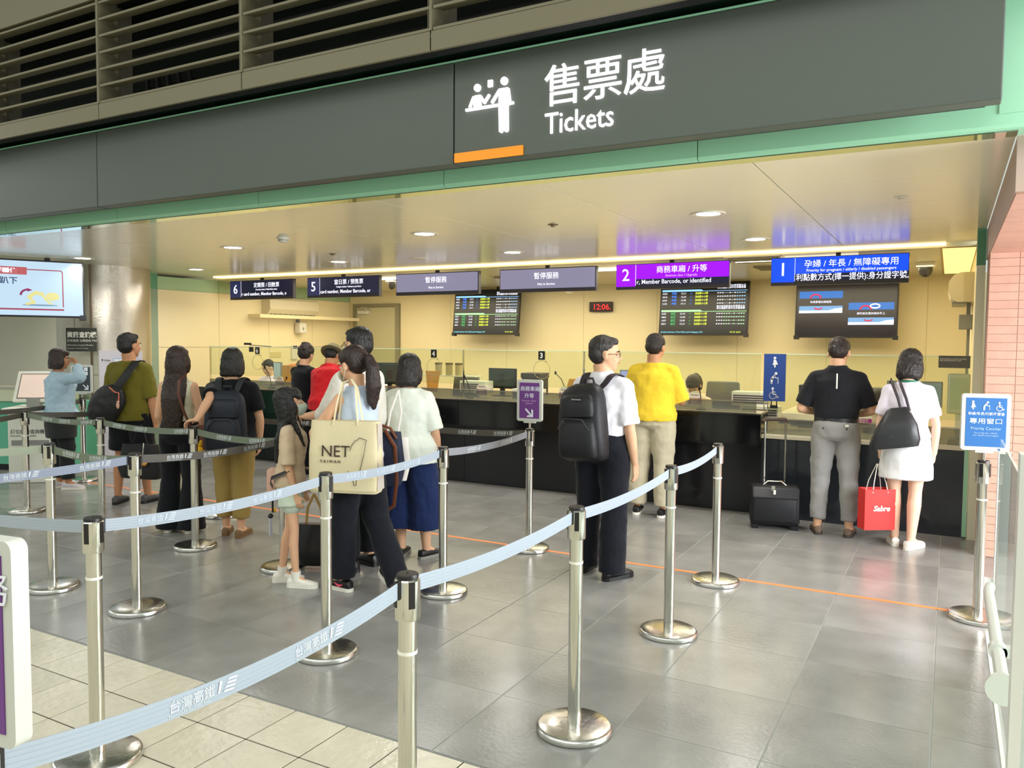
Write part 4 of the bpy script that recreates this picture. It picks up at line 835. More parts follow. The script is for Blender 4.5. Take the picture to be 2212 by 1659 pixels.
def pic_wheel(bm, x, z_, k, y0, y1):
    disc(bm, x-.04*k, z_+.92*k, .11*k, y0, y1, 14); stroke(bm, [(x-.04*k, z_+.78*k), (x-.02*k, z_+.42*k), (x+.22*k, z_+.40*k), (x+.34*k, z_+.12*k), (x+.46*k, z_+.16*k)], .10*k, y0, y1); stroke(bm, [(x-.02*k, z_+.62*k), (x+.20*k, z_+.60*k)], .06*k, y0, y1)
    stroke(bm, [(x-.02*k+.30*k*math.cos(a), z_+.28*k+.30*k*math.sin(a)) for a in [R(120)+R(245)*i/14 for i in range(15)]], .07*k, y0, y1)
t = thing('pictogram_sign', 'tall dark blue sign with three white priority pictograms', 'sign', (-1.52, 8.165, 1.11)); box('plate', SB, t, -.105, .105, 0, .012, 0, .47)
for fn_, a_ in ((pic_preg, (0, .335, .105)), (pic_old, (0, .175, .115)), (pic_wheel, (-.01, .025, .110))): bm = bmesh.new(); fn_(bm, *a_, -.003, 0); obj('pictogram', bm, PW, t)
box('clip', BLACKP, t, -.035, .035, -.01, .02, -.07, -.04); box('clip_leg', BLACKP, t, -.03, -.02, 0, .01, -.05, 0); box('clip_leg', BLACKP, t, .02, .03, 0, .01, -.05, 0)
t = thing('wall_notice', 'dark grey notice strip on the glass at the right end', 'notice', (-.09, 8.19, 1.475)); box('plate', mat('grey_plate', '5c5a54', .5), t, 0, .25, 0, .006, 0, .11); text('請依序排隊並出示證件以利辦理\n請妥善保管隨身物品 謝謝', .015, WHITEP, t, (.01, -.001, .075), res=1)
t = thing('tablet_stand', 'white framed tablet stand at the right end of the counter', 'screen', (.08, 8.35, .80)); box('post', WHITEP, t, -.02, .02, 0, .02, 0, .3); box('frame', WHITEP, t, -.09, .09, -.02, .0, .25, .62, bev=.015); box('screen', mat('tab_screen', 'c9d0b4', .3), t, -.07, .07, -.024, -.02, .29, .58)
t = thing('payment_pad', 'small white payment pad on the low counter behind the skirt woman', 'reader', (.06, 8.05, .80)); box('body', WHITEP, t, -.06, .06, -.05, .05, 0, .05, bev=.006); box('screen', GREYP, t, -.04, .04, -.02, .03, .05, .053)
# wall things
t = thing('air_conditioner', 'white wall air conditioner above the left counter', 'air conditioner', (XL, 10.15, 2.12)); 
bm = bmesh.new(); a = [(0, 0), (0, .30), (.16, .30), (.205, .26), (.215, .10), (.15, .01)]
v0 = [bm.verts.new((x, 0, z_)) for x, z_ in a]; v1 = [bm.verts.new((x, 1.22, z_)) for x, z_ in a]; bm.faces.new(v0); bm.faces.new(v1[::-1])
for i in range(len(a)): j = (i+1) % len(a); bm.faces.new((v0[i], v0[j], v1[j], v1[i]))
obj('casing', bm, mat('ac_white', 'd9cfb2', .4), t)
box('outlet', mat('ac_dark', '5a5240', .6), t, .06, .16, .06, 1.16, -.006, .02)
for k in range(9): box('vane', WHITEP, t, .05, .165, .10+.125*k, .106+.125*k, -.012, .02)
box('boxing', WARM, None, XL, XL+.28, 9.85, 12.5, 2.06, 2.12); tag(bpy.data.objects['boxing'], 'cream ledge boxing running under the wall air conditioner', 'duct')
t = thing('wall_speaker', 'small white wall speaker below the air conditioner', 'speaker', (XL, 10.95, 1.80)); box('cabinet', WHITEP, t, .02, .16, -.02, .16, 0, .2, bev=.02); box('bracket', GREYP, t, 0, .04, .04, .10, .16, .26); box('driver', GREYP, t, .16, .163, .05, .08, .06, .11)
t = thing('intercom', 'white wall intercom with a dark display behind the glass', 'intercom', (XL, 10.85, 1.32)); box('case', WHITEP, t, 0, .04, 0, .15, 0, .26, bev=.008); box('display', BLACKP, t, .04, .043, .02, .13, .20, .25)
box('wall_plate', mat('plate_cream', 'd8c890', .5), None, XL, XL+.012, 10.35, 10.6, 1.36, 1.46, bev=.004); tag(bpy.data.objects['wall_plate'], 'cream blank wall plate left of the intercom', 'plate')
for x, y, l_ in ((-7.58, 9.9, 'small dome camera between the sign 5 and the grey sign'), (-.28, 10.5, 'dome camera on the office ceiling right of the blue sign'), (-5.5, 11.9, 'white box camera above the red digit clock')):
    t = thing('dome_camera', l_, 'camera', (x, y, 2.64)); k = 1.0 if y > 10 else .8; zz = 0
    box('mount', WHITEP, t, -.10*k, .10*k, -.08*k, .08*k, -.06, zz, bev=.008)
    bm = bmesh.new(); lathe(bm, (0, 0, 0), [(.075*k, -.06), (.075*k, -.10), (.06*k, -.15), (.03*k, -.17), (.001, -.175)], 20); obj('dome', bm, mat('dome_dark', '3a3834', .2) if y != 11.9 else WHITEP, t, True)
t = thing('clock', 'small digital clock with red digits on the back wall', 'clock', (-5.36, 12.42, 2.19)); box('case', mat('clock_case', '2a1210', .3), t, 0, .40, 0, .08, 0, .165, bev=.005); text('12:06.', .135, mat('red_digit', 'ff2a2a', .4, emit=1.6), t, (.06, -.001, .035), bold=.001)
t = thing('end_air_conditioner', 'rounded cream air conditioner seen end on beside the green column', 'air conditioner', (.2, 9.75, 2.14)); a = [(0, 0), (-.15, .0), (-.215, .04), (-.24, .12), (-.235, .22), (-.19, .29), (-.12, .315), (0, .315)]
bm = bmesh.new(); v0 = [bm.verts.new((x, 0, z_)) for x, z_ in a]; v1 = [bm.verts.new((x, 1.1, z_)) for x, z_ in a]; bm.faces.new(v0); bm.faces.new(v1[::-1])
for i in range(len(a)): j = (i+1) % len(a); bm.faces.new((v0[i], v0[j], v1[j], v1[i]))
obj('casing', bm, mat('ac_white', 'd9cfb2', .4), t); box('end_cap', mat('ac_cap', 'c6bb9c', .45), t, -.09, .0, -.012, 0, .0, .315); box('vent_lip', GREYP, t, -.2, -.06, .05, 1.05, -.015, .005)
t = thing('conduit_box', 'grey junction box and conduit under the end on air conditioner', 'box', (.2, 9.9, 1.85)); box('case', GREYP, t, -.13, 0, 0, .2, 0, .16, bev=.006); box('conduit', GREYP, t, -.06, -.02, .05, .09, .16, .29); box('conduit', GREYP, t, -.05, -.02, .05, .08, -.5, 0)
# ---------------------------------------------------------------- left end: help desk, kiosk, banner
t = thing('kiosk', 'white self service kiosk with tilted screen at the left', 'kiosk', (-9.32, 5.35, 0), R(38)); KW = mat('kiosk_white', 'dcdcd0', .4)
box('pedestal', KW, t, -.24, .24, -.02, .42, 0, .82, bev=.012); box('shelf', KW, t, -.27, .27, -.10, .45, .82, .88, bev=.015); bm = bmesh.new(); bx(bm, -.24, .24, -.02, .02, 0, .40, bev=.015)
M_ = Matrix.Translation((0, .12, .93)) @ Matrix.Rotation(R(-28), 4, 'X'); bmesh.ops.transform(bm, matrix=M_, verts=bm.verts); obj('screen_case', bm, KW, t)
bm = bmesh.new(); bx(bm, -.185, .185, -.026, -.02, .05, .35); bmesh.ops.transform(bm, matrix=M_, verts=bm.verts); obj('screen', bm, mat('kiosk_screen', 'd9c3b6', .3, emit=.25), t); bm = bmesh.new(); bx(bm, -.195, .195, -.023, -.018, .04, .36); bmesh.ops.transform(bm, matrix=M_, verts=bm.verts); obj('screen_border', bm, mat('kiosk_brown', '5a4a44', .5), t)
box('neck', GREYP, t, -.06, .06, .05, .2, .86, .98); text('訂位紀錄查詢機', .055, mat('dark_print', '3a3c38', .6), t, (-.21, -.022, .58), sx=.95); text('Reservation inquiry machine', .024, mat('dark_print', '3a3c38', .6), t, (-.21, -.022, .545)); box('slot', GREYP, t, -.2, .2, -.024, -.02, .44, .50)
t = thing('help_desk', 'teal and cream help desk cut by the left frame edge', 'desk', (-10.3, 5.75, 0), R(20)); TEAL = mat('teal_panel', '5fae90', .4)
box('teal_front', TEAL, t, -1.2, .75, 0, .5, .08, .88); box('cream_top', mat('desk_top', 'c8cdb0', .4), t, -1.25, .45, -.03, .55, .88, 1.04, bev=.01); box('plinth', BLACKP, t, -1.2, .7, .03, .5, 0, .08); box('top_rail', STEEL_B, t, -1.25, .47, -.04, .0, 1.04, 1.07)
t = thing('hanging_notice', 'square black notice hanging before the steel column', 'sign', (-10.18, 6.33, 1.51), R(50)); box('board', mat('olive_black', '2e3028', .5), t, 0, .36, 0, .01, 0, .31); text('資訊查詢機', .082, WHITEP, t, (.012, -.002, .19), bold=.002, sx=.85); text('訂位查詢 主題查詢 列印', .034, WHITEP, t, (.012, -.002, .13), res=1); text('Information Inquiry Machine', .027, WHITEP, t, (.012, -.002, .075), res=1); text('Passengers reservation inquiry', .020, WHITEP, t, (.012, -.002, .035), res=1)
bm = bmesh.new(); tube(bm, [(.10, .005, .31), (.10, .005, 1.16)], .003, 6); obj('wire', bm, BLACKP, t)
t = thing('banner', 'white standing banner with red 12 in front of the steel column', 'banner', (-9.36, 6.24, 0), R(24)); BW = mat('banner_white', 'd8d2dc', .6); box('panel', BW, t, 0, .56, 0, .02, .0, 1.53); box('poster', mat('poster_white', 'eceef2', .6), t, .20, .50, -.004, 0, 1.05, 1.43); box('poster_rim', mat('poster_blue', '7aa4d8', .6), t, .193, .507, -.002, 0, 1.043, 1.437)
text('滿12歲', .068, mat('red_print', 'c8343c', .6), t, (.225, -.006, 1.32), bold=.002); text('請購買', .062, mat('dark_print', '3a3c38', .6), t, (.225, -.006, 1.23)); text('全票 優待票', .03, mat('dark_print', '3a3c38', .6), t, (.225, -.006, 1.15), res=1); text('▼ 150cm', .030, mat('dark_print', '3a3c38', .6), t, (.03, -.002, 1.40), res=1); text('▼ 115cm', .030, mat('dark_print', '3a3c38', .6), t, (.03, -.002, 1.02), res=1)
text('乘車須知\n─ ─ ─ ─\n請出示證件\n─ ─ ─\n以利查驗', .026, mat('dark_print', '3a3c38', .6), t, (.30, -.002, .48), res=1)
# ---------------------------------------------------------------- queue posts and belts
CAPM = mat('cap_black', '1d1a18', .4); RINGM = mat('ring_white', 'ecebe0', .5)
def make_post():
    t = thing('queue_post', '', 'queue post', (0, 0, 0), group='steel queue posts')
    bm = bmesh.new(); lathe(bm, (0, 0, 0), [(.160, 0), (.166, .005), (.166, .020), (.161, .028), (.152, .032), (.08, .035), (.034, .038)], 48); obj('base', bm, mat('scuffed_steel', 'd2d0ca', .24, metal=1, noise=.12, nscale=14, bump=.15, bscale=30), t, True)
    bm = bmesh.new(); lathe(bm, (0, 0, 0), [(.029, .03), (.029, .86)], 24); obj('pole', bm, STEEL, t, True)
    bm = bmesh.new(); lathe(bm, (0, 0, 0), [(.029, .843), (.0375, .845), (.0395, .851), (.0395, .966), (.036, .97)], 28); obj('belt_head', bm, STEEL, t, True)
    bm = bmesh.new(); lathe(bm, (0, 0, 0), [(.034, .965), (.0345, .980), (.031, .985), (.004, .9855), (.004, .983)], 28); obj('cap', bm, CAPM, t, True)
    bm = bmesh.new(); lathe(bm, (0, 0, 0), [(.0305, .738), (.0305, .748)], 24); obj('ring', bm, RINGM, t, True)
    for a in (25, 205, 115): 
        bm = bmesh.new(); bx(bm, -.010, .010, .034, .0405, .885, .966); bmesh.ops.rotate(bm, cent=(0, 0, 0), matrix=Matrix.Rotation(R(a), 3, 'Z'), verts=bm.verts); obj('slot', bm, CAPM, t)
    return t
posts = {'S1': (-1.38, 3.09, 'steel queue post right of centre in the foreground, whole base in view'), 'S2': (-1.38, 4.41, 'steel queue post in the second position back on the right hand row, before the suitcase'), 'S3': (-1.40, 5.54, 'steel queue post beside the orange line in front of the black suitcase'),
 'S4': (-2.95, 5.66, 'steel queue post carrying the purple lane sign'), 'S5': (-2.89, 3.20, 'steel queue post in front of the woman with the big cream tote'), 'S6': (-2.93, 4.38, 'steel queue post right of the navy culottes woman'),
 'S7': (-5.31, 4.34, 'steel queue post on which the black haired backpacker rests a hand'), 'S8': (-4.38, 3.14, 'steel queue post in front of the black tote with the orange charm'), 'S9': (-5.26, 3.14, 'steel queue post in front of the shoes of the blue shirted person'),
 'S10': (-6.57, 4.38, 'steel queue post in front of the olive shirted man'), 'S11': (-7.81, 4.43, 'leftmost steel queue post before the white kiosk'), 'SR': (.20, 5.61, 'steel post carrying the blue priority lane sign'),
 'S0': (-2.94, 1.92, 'tall looking steel queue post in the left foreground on the cream tiles'), 'F0': (-1.42, 1.93, 'nearest steel queue post with its base cut by the bottom of the frame'), 'N0': (-1.44, .715, 'queue post under the purple sign at the lower left corner'),
 'S12': (-8.94, 5.74, 'steel post carrying the dark arrow sign by the kiosk'), 'S13': (-4.26, 4.26, 'steel queue post hidden behind the long haired girl'), 'S14': (-4.42, 5.66, 'steel queue post half hidden behind the navy culottes woman'), 'S15': (-6.05, 5.25, 'thin looking steel queue post behind the khaki trousers'),
 'E1': (-4.6, 1.75, 'queue post just outside the left frame edge on the cream tiles'), 'E2': (-6.3, 2.3, 'queue post outside the left frame edge, second row'), 'E3': (-7.3, 3.1, 'queue post outside the left frame edge, third row'), 'E4': (-8.3, 4.2, 'queue post outside the left frame edge, fourth row'), 'H1': (-7.32, 5.72, 'steel queue post hidden behind the olive shirted man')}
pst = make_post(); bpy.context.view_layer.update(); PO = {}
for i, (k, (x, y, l_)) in enumerate(posts.items()):
    o = pst if i == 0 else copy_tree(pst); o.location = (x, y, 0); o['label'] = l_; o.rotation_euler[2] = R((i*37) % 90); PO[k] = Vector((x, y, 0))
BELT_LIT = mat('belt_painted_sheen', 'a2adb8', .45, spec=.6); BELT_SHADED = mat('belt_painted_shade', '57534c', .45, spec=.5); BELT_HALF_SHADED = mat('belt_painted_half_shade', '6f7a68', .45, spec=.5); BPR = mat('belt_print', 'd8dde0', .5); BPR2 = mat('belt_print_soft', 'c8d4e2', .5)
def belt(a, b, m, l_, za=.943, zb=.943, sag=.025, wdt=.05, prints=(), side=-1, pm=None):
    A = Vector((a[0], a[1], za)); B = Vector((b[0], b[1], zb)); d = (B-A); d.z = 0; L_ = d.length; d.normalize(); A += d*.037; B -= d*.037; nrm = Vector((d.y, -d.x, 0))
    t = thing('belt', l_, 'belt', A, math.atan2(d.y, d.x)); L_ -= .074; n = 14; bm = bmesh.new(); pr = None
    def zf(f): return (zb-za)*f-sag*4*f*(1-f)
    for i in range(n+1):
        f = i/n; x = L_*f; z_ = zf(f); c = [bm.verts.new((x, -.001, z_-wdt/2)), bm.verts.new((x, .001, z_-wdt/2)), bm.verts.new((x, .001, z_+wdt/2)), bm.verts.new((x, -.001, z_+wdt/2))]
        if pr:
            for k in range(4): bm.faces.new((pr[k], pr[(k+1) % 4], c[(k+1) % 4], c[k]))
        else: bm.faces.new(c)
        pr = c
    bm.faces.new(pr[::-1]); obj('webbing', bm, m, t)
    for zz in (-.2, -.07, .07, .2) if wdt > .045 else ():
        bm = bmesh.new(); pts = [(L_*i/n, side*.0012, zf(i/n)+zz*wdt*1.6) for i in range(n+1)]; tube(bm, pts, .0009, 4); obj('rib', bm, m, t)
    for e, f in ((0, 0), (L_, 1)): bm = bmesh.new(); bx(bm, e-.012, e+.012, -.004, .004, zf(f)-.029, zf(f)+.029); obj('buckle', bm, CAPM, t)
    for f in prints:
        z_ = zf(f); sl = math.atan2(zf(min(1, f+.05))-zf(f-.05), L_*.1); x = L_*f
        fl = 1 if side == -1 else -1
        mt = Matrix.Translation((x, side*.0022, z_)) @ Matrix.Rotation(0 if side == -1 else PI, 4, 'Z') @ Matrix.Rotation(-sl*fl, 4, 'Y') @ Matrix.Rotation(PI/2, 4, 'X')
        text('台灣高鐵', .030, pm or BPR, t, None, mtx=mt @ Matrix.Translation((-.09, -.008, 0)), bold=0, extrude=.0002, res=1); text('TAIWAN HIGH SPEED RAIL', .009, pm or BPR, t, None, mtx=mt @ Matrix.Translation((-.09, -.019, 0)), extrude=.0002, res=1)
        bm = bmesh.new()
        for k in range(4):
            bmx = [(.052+.004*k, -.010+.0085*k), (.082+.003*k, -.012+.0085*k), (.086+.003*k, -.008+.0085*k), (.058+.004*k, -.006+.0085*k)]; bm.faces.new([bm.verts.new(mt @ Vector((x_, y_, .0006))) for x_, y_ in bmx])
        bm.faces.new([bm.verts.new(mt @ Vector(q)) for q in ((.038, -.008, .0006), (.044, -.008, .0006), (.050, .018, .0006), (.043, .018, .0006))]); obj('belt_emblem', bm, pm or BPR, t)
    return t
g = lambda k: (PO[k].x, PO[k].y)
belt(g('F0'), g('S1'), BELT_LIT, 'belt with painted pale sheen from the nearest post to the right foreground post', side=-1)
belt(g('S1'), g('S2'), BELT_LIT, 'belt with painted pale sheen in front of the backpack man, foreground post to second post', side=-1)
belt(g('S2'), g('S3'), BELT_LIT, 'short looking belt with painted pale sheen running back to the post by the orange line', side=-1)
belt(g('N0'), g('F0'), BELT_LIT, 'nearest belt with painted pale sheen crossing the lower left corner over the cream tiles', side=-1, sag=.05, prints=(.38, .70))
belt(g('S0'), g('S5'), BELT_LIT, 'belt with painted pale sheen crossing before the long haired woman and the girl', side=-1, sag=.03, prints=(.2, .45, .7), pm=BPR2)
belt(g('S5'), g('S6'), BELT_LIT, 'belt with painted pale sheen crossing in front of the big cream tote', side=-1, prints=(.2, .45, .7), pm=BPR2)
belt(g('S6'), g('S4'), mat('belt_painted_half_sheen', '8d8f94', .45), 'belt with painted half sheen running back to the purple lane sign', side=-1, prints=(.3, .7))
belt(g('E1'), g('S0'), BELT_LIT, 'belt with painted pale sheen leaving the left foreground post behind the purple sign', side=-1, za=.943, sag=.03)
belt(g('E1'), g('S8'), mat('belt_painted_cool_sheen', '8a93a6', .45), 'belt with painted cool sheen entering from the left edge to the post by the black tote', side=-1, sag=.02, prints=(.55, .85), pm=BPR)
belt(g('S8'), g('S13'), BELT_SHADED, 'dark taupe belt crossing before the khaki trousers to the girl', side=-1, prints=(.3, .55, .8)) if False else belt((-4.38, 3.14), (-4.26, 4.26), BELT_SHADED, 'dark taupe belt crossing before the khaki trousers to the girl', side=-1, prints=(.25, .5, .8))  # dark taupe is shade painted into the belt colour
belt(g('S9'), g('S8'), BELT_HALF_SHADED, 'belt with painted half shade between the two posts before the olive shirted man', side=-1, prints=(.25, .6))
belt(g('E2'), g('S9'), mat('belt_painted_soft_sheen', 'a3ab98', .45), 'belt with painted soft sheen entering from the left edge below the kiosk', side=-1)
belt(g('E3'), g('S11'), BELT_SHADED, 'short belt with painted shade at the left edge before the kiosk', side=-1)
belt(g('S11'), g('S10'), BELT_HALF_SHADED, 'belt with painted half shade before the blue shirted person, leftmost of its row', side=-1, prints=(.3, .55, .85))
belt(g('S10'), g('S7'), BELT_HALF_SHADED, 'belt with painted half shade before the olive shirted man and long haired woman', side=-1, prints=(.2, .45, .9))
belt(g('S7'), g('S13'), BELT_HALF_SHADED, 'belt with painted half shade before the navy backpack, right of the resting hand', side=-1, prints=(.35, .75))
belt(g('S11'), g('H1'), BELT_SHADED, 'belt with painted shade behind the leftmost row crossing the thighs of the blue shirted person', side=-1, prints=(.5, .85))
belt(g('S12'), g('E4'), BELT_SHADED, 'belt with painted shade from the left edge passing the kiosk top', side=1)
belt(g('S14'), g('S4'), BELT_SHADED, 'belt with painted shade before the black counter left of the purple lane sign', side=-1, prints=(.25, .6, .85))
belt(g('S15'), g('S14'), BELT_SHADED, 'belt with painted shade before the black counter behind the girl', side=-1, prints=(.2, .5))
belt(g('H1'), g('S15'), BELT_SHADED, 'belt with painted shade before the counter behind the long haired woman', side=-1)
FRG = mat('sign_frame_grey', 'c9cbc2', .35)
def lane_sign(k, w_, h_, z0, face, l_, rz=0, t_=.03, stem=True):
    t = thing('lane_sign', l_, 'sign', (PO[k].x, PO[k].y, 0), R(rz)); bm = bmesh.new(); bx(bm, -w_/2, w_/2, -t_/2, t_/2, z0, z0+h_)
    es = [e for e in bm.edges if abs(e.verts[0].co.y-e.verts[1].co.y) > .001]; bmesh.ops.bevel(bm, geom=es, offset=.018, segments=5, affect='EDGES', profile=.5); obj('frame', bm, FRG, t, True)
    box('poster', face, t, -w_/2+.022, w_/2-.022, -t_/2-.002, -t_/2, z0+.024, z0+h_-.024); bm = bmesh.new(); cyl(bm, (0, 0), .010, .986, z0+.01, 12); obj('stem', bm, STEEL, t, True); box('socket', FRG, t, -.05, .05, -.012, .012, z0-.014, z0+.004); return t
PP = mat('poster_purple', '6d3a86', .45, noise=.05, nscale=20); PB = mat('poster_blue_deep', '2f68a6', .45); PD = mat('poster_dark', '3c4448', .45)
t = lane_sign('S4', .215, .335, 1.045, PP, 'purple lane sign on a steel post reading business class', rz=6); Y_ = -.018
text('商務車廂/', .042, PW, t, (-.078, Y_, 1.292)); text('升等', .042, PW, t, (0, Y_, 1.236), align='CENTER'); text('Business Class/\nupgrade', .020, mat('pale_lilac', 'c8a4d4', .5), t, (0, Y_, 1.205), align='CENTER', res=1)
bm = bmesh.new(); stroke(bm, [(-.028, 1.142), (.012, 1.100)], .014, Y_-.001, Y_); poly(bm, [(.020, 1.145), (.034, 1.135), (.034, 1.080), (-.022, 1.080), (-.012, 1.094), (.020, 1.096)], Y_-.001, Y_); obj('arrow', bm, PW, t)
t = lane_sign('SR', .262, .345, 1.045, PB, 'blue lane sign on a steel post reading priority counter', rz=10, t_=.035); Y_ = -.0205
for fn_, a_ in ((pic_preg, (-.072, 1.295, .052)), (pic_old, (0, 1.292, .054)), (pic_wheel, (.070, 1.290, .052))): bm = bmesh.new(); fn_(bm, *a_, Y_-.001, Y_); obj('pictogram', bm, PW, t)
text('孕婦/年長/行動不便者', .0205, PW, t, (0, Y_, 1.262), align='CENTER', res=1); text('專用窗口', .036, PW, t, (0, Y_, 1.212), align='CENTER', sx=1.25); text('Priority Counter', .024, mat('pale_blue_print', 'a8c8e8', .5), t, (0, Y_, 1.172), align='CENTER'); text('For pregnant, elderly\nand disabled passengers', .0145, mat('pale_blue_print', 'a8c8e8', .5), t, (0, Y_, 1.148), align='CENTER', res=1)
t = lane_sign('S12', .235, .33, 1.04, PD, 'dark lane sign with white arrow behind the blue shirted person', rz=38); Y_ = -.018
bm = bmesh.new(); 
for i in range(3):
    for j in range(2): poly(bm, [(-.07+.05*i, 1.30-.05*j), (-.07+.05*i+.042, 1.30-.05*j), (-.07+.05*i+.042, 1.342-.05*j), (-.07+.05*i, 1.342-.05*j)], Y_-.001, Y_)
stroke(bm, [(.02, 1.135), (.055, 1.098)], .012, Y_-.001, Y_); poly(bm, [(.062, 1.138), (.076, 1.128), (.076, 1.078), (.026, 1.078), (.036, 1.092), (.062, 1.094)], Y_-.001, Y_); obj('arrow_and_icons', bm, PW, t)
t = lane_sign('N0', .25, .345, 1.015, PP, 'purple sign in white frame cut by the lower left frame edge', rz=8); Y_ = -.018
text('商務', .06, PW, t, (.0, Y_, 1.26)); text('Business Class/', .030, mat('pale_lilac', 'c8a4d4', .5), t, (-.10, Y_, 1.17), res=1); text('Upgrade', .030, mat('pale_lilac', 'c8a4d4', .5), t, (-.10, Y_, 1.13), res=1)
# ---------------------------------------------------------------- glass gate at the right edge
t = thing('glass_gate', 'clear glass gate with pale steel frame at the right frame edge', 'gate', (0, 0, 0)); PS = mat('pale_steel', 'e6e8e2', .35, metal=.3)
bm = bmesh.new(); bx(bm, .232, .242, 2.0, 4.6, .06, 1.22); obj('pane', bm, glass('gate_glass', 'f0f6f2', .32, col='f6f8f8', ior=1.15), t)
box('frame_post', PS, t, .136, .158, 1.96, 2.02, 0, 1.46); box('frame_post', PS, t, .255, .315, 5.16, 5.24, 0, 1.09); box('top_cap', STEEL, t, .25, .32, 5.15, 5.25, 1.09, 1.10)
bm = bmesh.new(); bx(bm, .158, .9, 1.985, 1.995, .0, 1.46); obj('side_pane', bm, glass('gate_glass', 'f0f6f2', .28, col='f2f4f4'), t)
bm = bmesh.new(); tube(bm, [(.168, 3.62, .735), (.158, 3.5, .745), (.158, 2.52, .745)], .0185, 16); obj('rail', bm, PS, t, True)
bm = bmesh.new(); tube(bm, [(.158, 2.53, .745), (.158, 2.515, .745)], .045, 20); obj('rail_flange', bm, PS, t, True); bm = bmesh.new(); tube(bm, [(.158, 2.86, .745), (.158, 2.82, .745)], .026, 16); bx(bm, .17, .235, 2.82, 2.86, .73, .76); obj('rail_bracket', bm, PS, t, True)
box('cross_bar', PS, t, .21, .30, 5.17, 5.2, .30, .37); box('bottom_rail', PS, t, .225, .25, 2.0, 5.2, .02, .07)
# ---------------------------------------------------------------- the people
def C_(n, c, **k): return cloth(n, c, **k)
BK = C_('black_cloth', '131419'); NV = C_('navy_cloth', '1c2a52'); WT = C_('white_cloth', 'e9e6ec'); DKN = C_('dark_navy_trousers', '15171f'); SHW = mat('shoe_white', 'e6e2d6', .5); SHB = mat('shoe_black', '141414', .4); SHG = mat('shoe_grey', '4a4a4c', .6)
HANG = lambda sg, f=.05: ((sg*.12, -.02, -1), (sg*.04, .15+f, -1))
# man in yellow
yel = person('man in a bright yellow tee and beige trousers standing at the black counter', (-2.52, 7.42, 0), 2, H=1.76, build=1.12, lean=3, head=(-8, 12, 0), skin=SKIN_TAN,
    arms=dict(L=((-.30, .25, -1), (.45, 1, .05), dict(palm=(0, 0, -1))), R=((.30, .20, -1), (-.40, 1, .1), dict(palm=(0, 0, -1)))), top=dict(color=C_('yellow_tee', 'e6c436'), hem=.90, sleeve=.55, loose=.035, fold=.022),
    bottom=dict(color=C_('beige_trousers', 'b9b096'), loose=.03, knee=.095, cuff=.085, hem=.10, fold=.02), shoes=dict(color=SHB, sole=SHW), hair=dict(color=hairm('grey_black_hair', '241d18')), legs=dict(L=dict(a=(-.13, -.02, .09)), R=dict(a=(.13, -.05, .09))))
bpk = person('man in a white shirt and dark trousers wearing a black backpack', (-2.17, 5.30, 0), -6, H=1.72, build=1.03, head=(-58, 2, 0), top=dict(color=WT, hem=.96, tuck=True, collar=True, sleeve=.50, loose=.032, fold=.022),
    arms=dict(L=((-.16, .05, -1), (-.05, .25, -1)), R=((.17, -.02, -1), (.06, .22, -1), dict(curl=16))), bottom=dict(color=DKN, waist=1.03, loose=.022, knee=.092, cuff=.098, hem=.05, fold=.016), shoes=dict(color=SHB), hair=dict(color=hairm('greying_hair', '2a2522')), legs=dict(L=dict(a=(-.14, .02, .09)), R=dict(a=(.12, -.06, .09), turn=-20)))
glasses(bpk, mat('gold_wire', '8c7a50', .3, metal=1))
polo = person('man in a black polo shirt and grey trousers beside the black suitcase', (-.86, 7.47, 0), 6, H=1.74, build=1.08, lean=3, head=(-10, 24, 0), top=dict(color=C_('charcoal_polo', '1d1e22'), hem=.985, tuck=True, collar=True, loose=.022, sleeve=.48),
    arms=dict(L=((-.42, .02, -1), (.60, .85, -.22), dict(palm=(0, 0, -1))), R=((.40, .02, -1), (-.55, .9, -.25), dict(palm=(0, 0, -1)))), bottom=dict(color=C_('grey_trousers', '93928f'), waist=1.0, loose=.010, knee=.080, cuff=.066, hem=.13, fold=.018, wl=1.0), shoes=dict(color=mat('sandal_brown', '6a5648', .6), sole=mat('sandal_sole', '3c3630', .6), h=.055), hair=dict(color=hairm('dark_brown_short', '2a1e1a')), legs=dict(L=dict(a=(-.125, 0, .09)), R=dict(a=(.125, -.02, .09))))
bm = bmesh.new(); X = V(1, 0, 0); Y = V(0, 1, 0); loft(bm, [(V(0, .0, 1.00), X, Y, .182, .134), (V(0, .0, 1.04), X, Y, .180, .132)], 28); obj('belt_band', bm, mat('belt_dark', '2a2c2e', .4), polo['root'], True)
bm = bmesh.new(); tube(bm, [(0, -.145, 1.43), (.0, -.152, 1.30)], .006, 6, flat=.4); obj('white_tape', bm, SHW, polo['root'])
for sx in (-.10, .09): bm = bmesh.new(); ell(bm, (sx, -.155, .955), (.008, .004, .008), seg=8); obj('pocket_button', bm, BLACKP, polo['root'])
box('label_patch', WT.copy() if False else SHW, polo['root'], .075, .105, -.153, -.146, .975, .992)
skt = person('woman in a white tee and short white skirt with a black shoulder bag', (-.29, 7.30, 0), 4, H=1.64, fem=True, build=1.04, skin=SKIN_PALE, head=(-14, 20, 0), top=dict(color=C_('lilac_white_tee', 'e9e2ee'), hem=.96, sleeve=.42, loose=.016, fold=.012),
    arms=dict(L=((-.22, -.02, -1), (.02, .22, -1), dict(curl=55, palm=(1, 0, 0))), R=((.24, 0, -1), (-.02, .14, -1), dict(curl=20))), bottom=dict(kind='skirt', color=C_('white_skirt', 'e2e2e0'), waist=1.02, hem=.60, loose=.004, fold=.01), shoes=dict(color=SHW, h=.055), hair=dict(style='bob', length=.10, color=HAIR_SOFT), legs=dict(L=dict(a=(-.07, .05, .09)), R=dict(a=(.055, -.05, .09), turn=-30)))
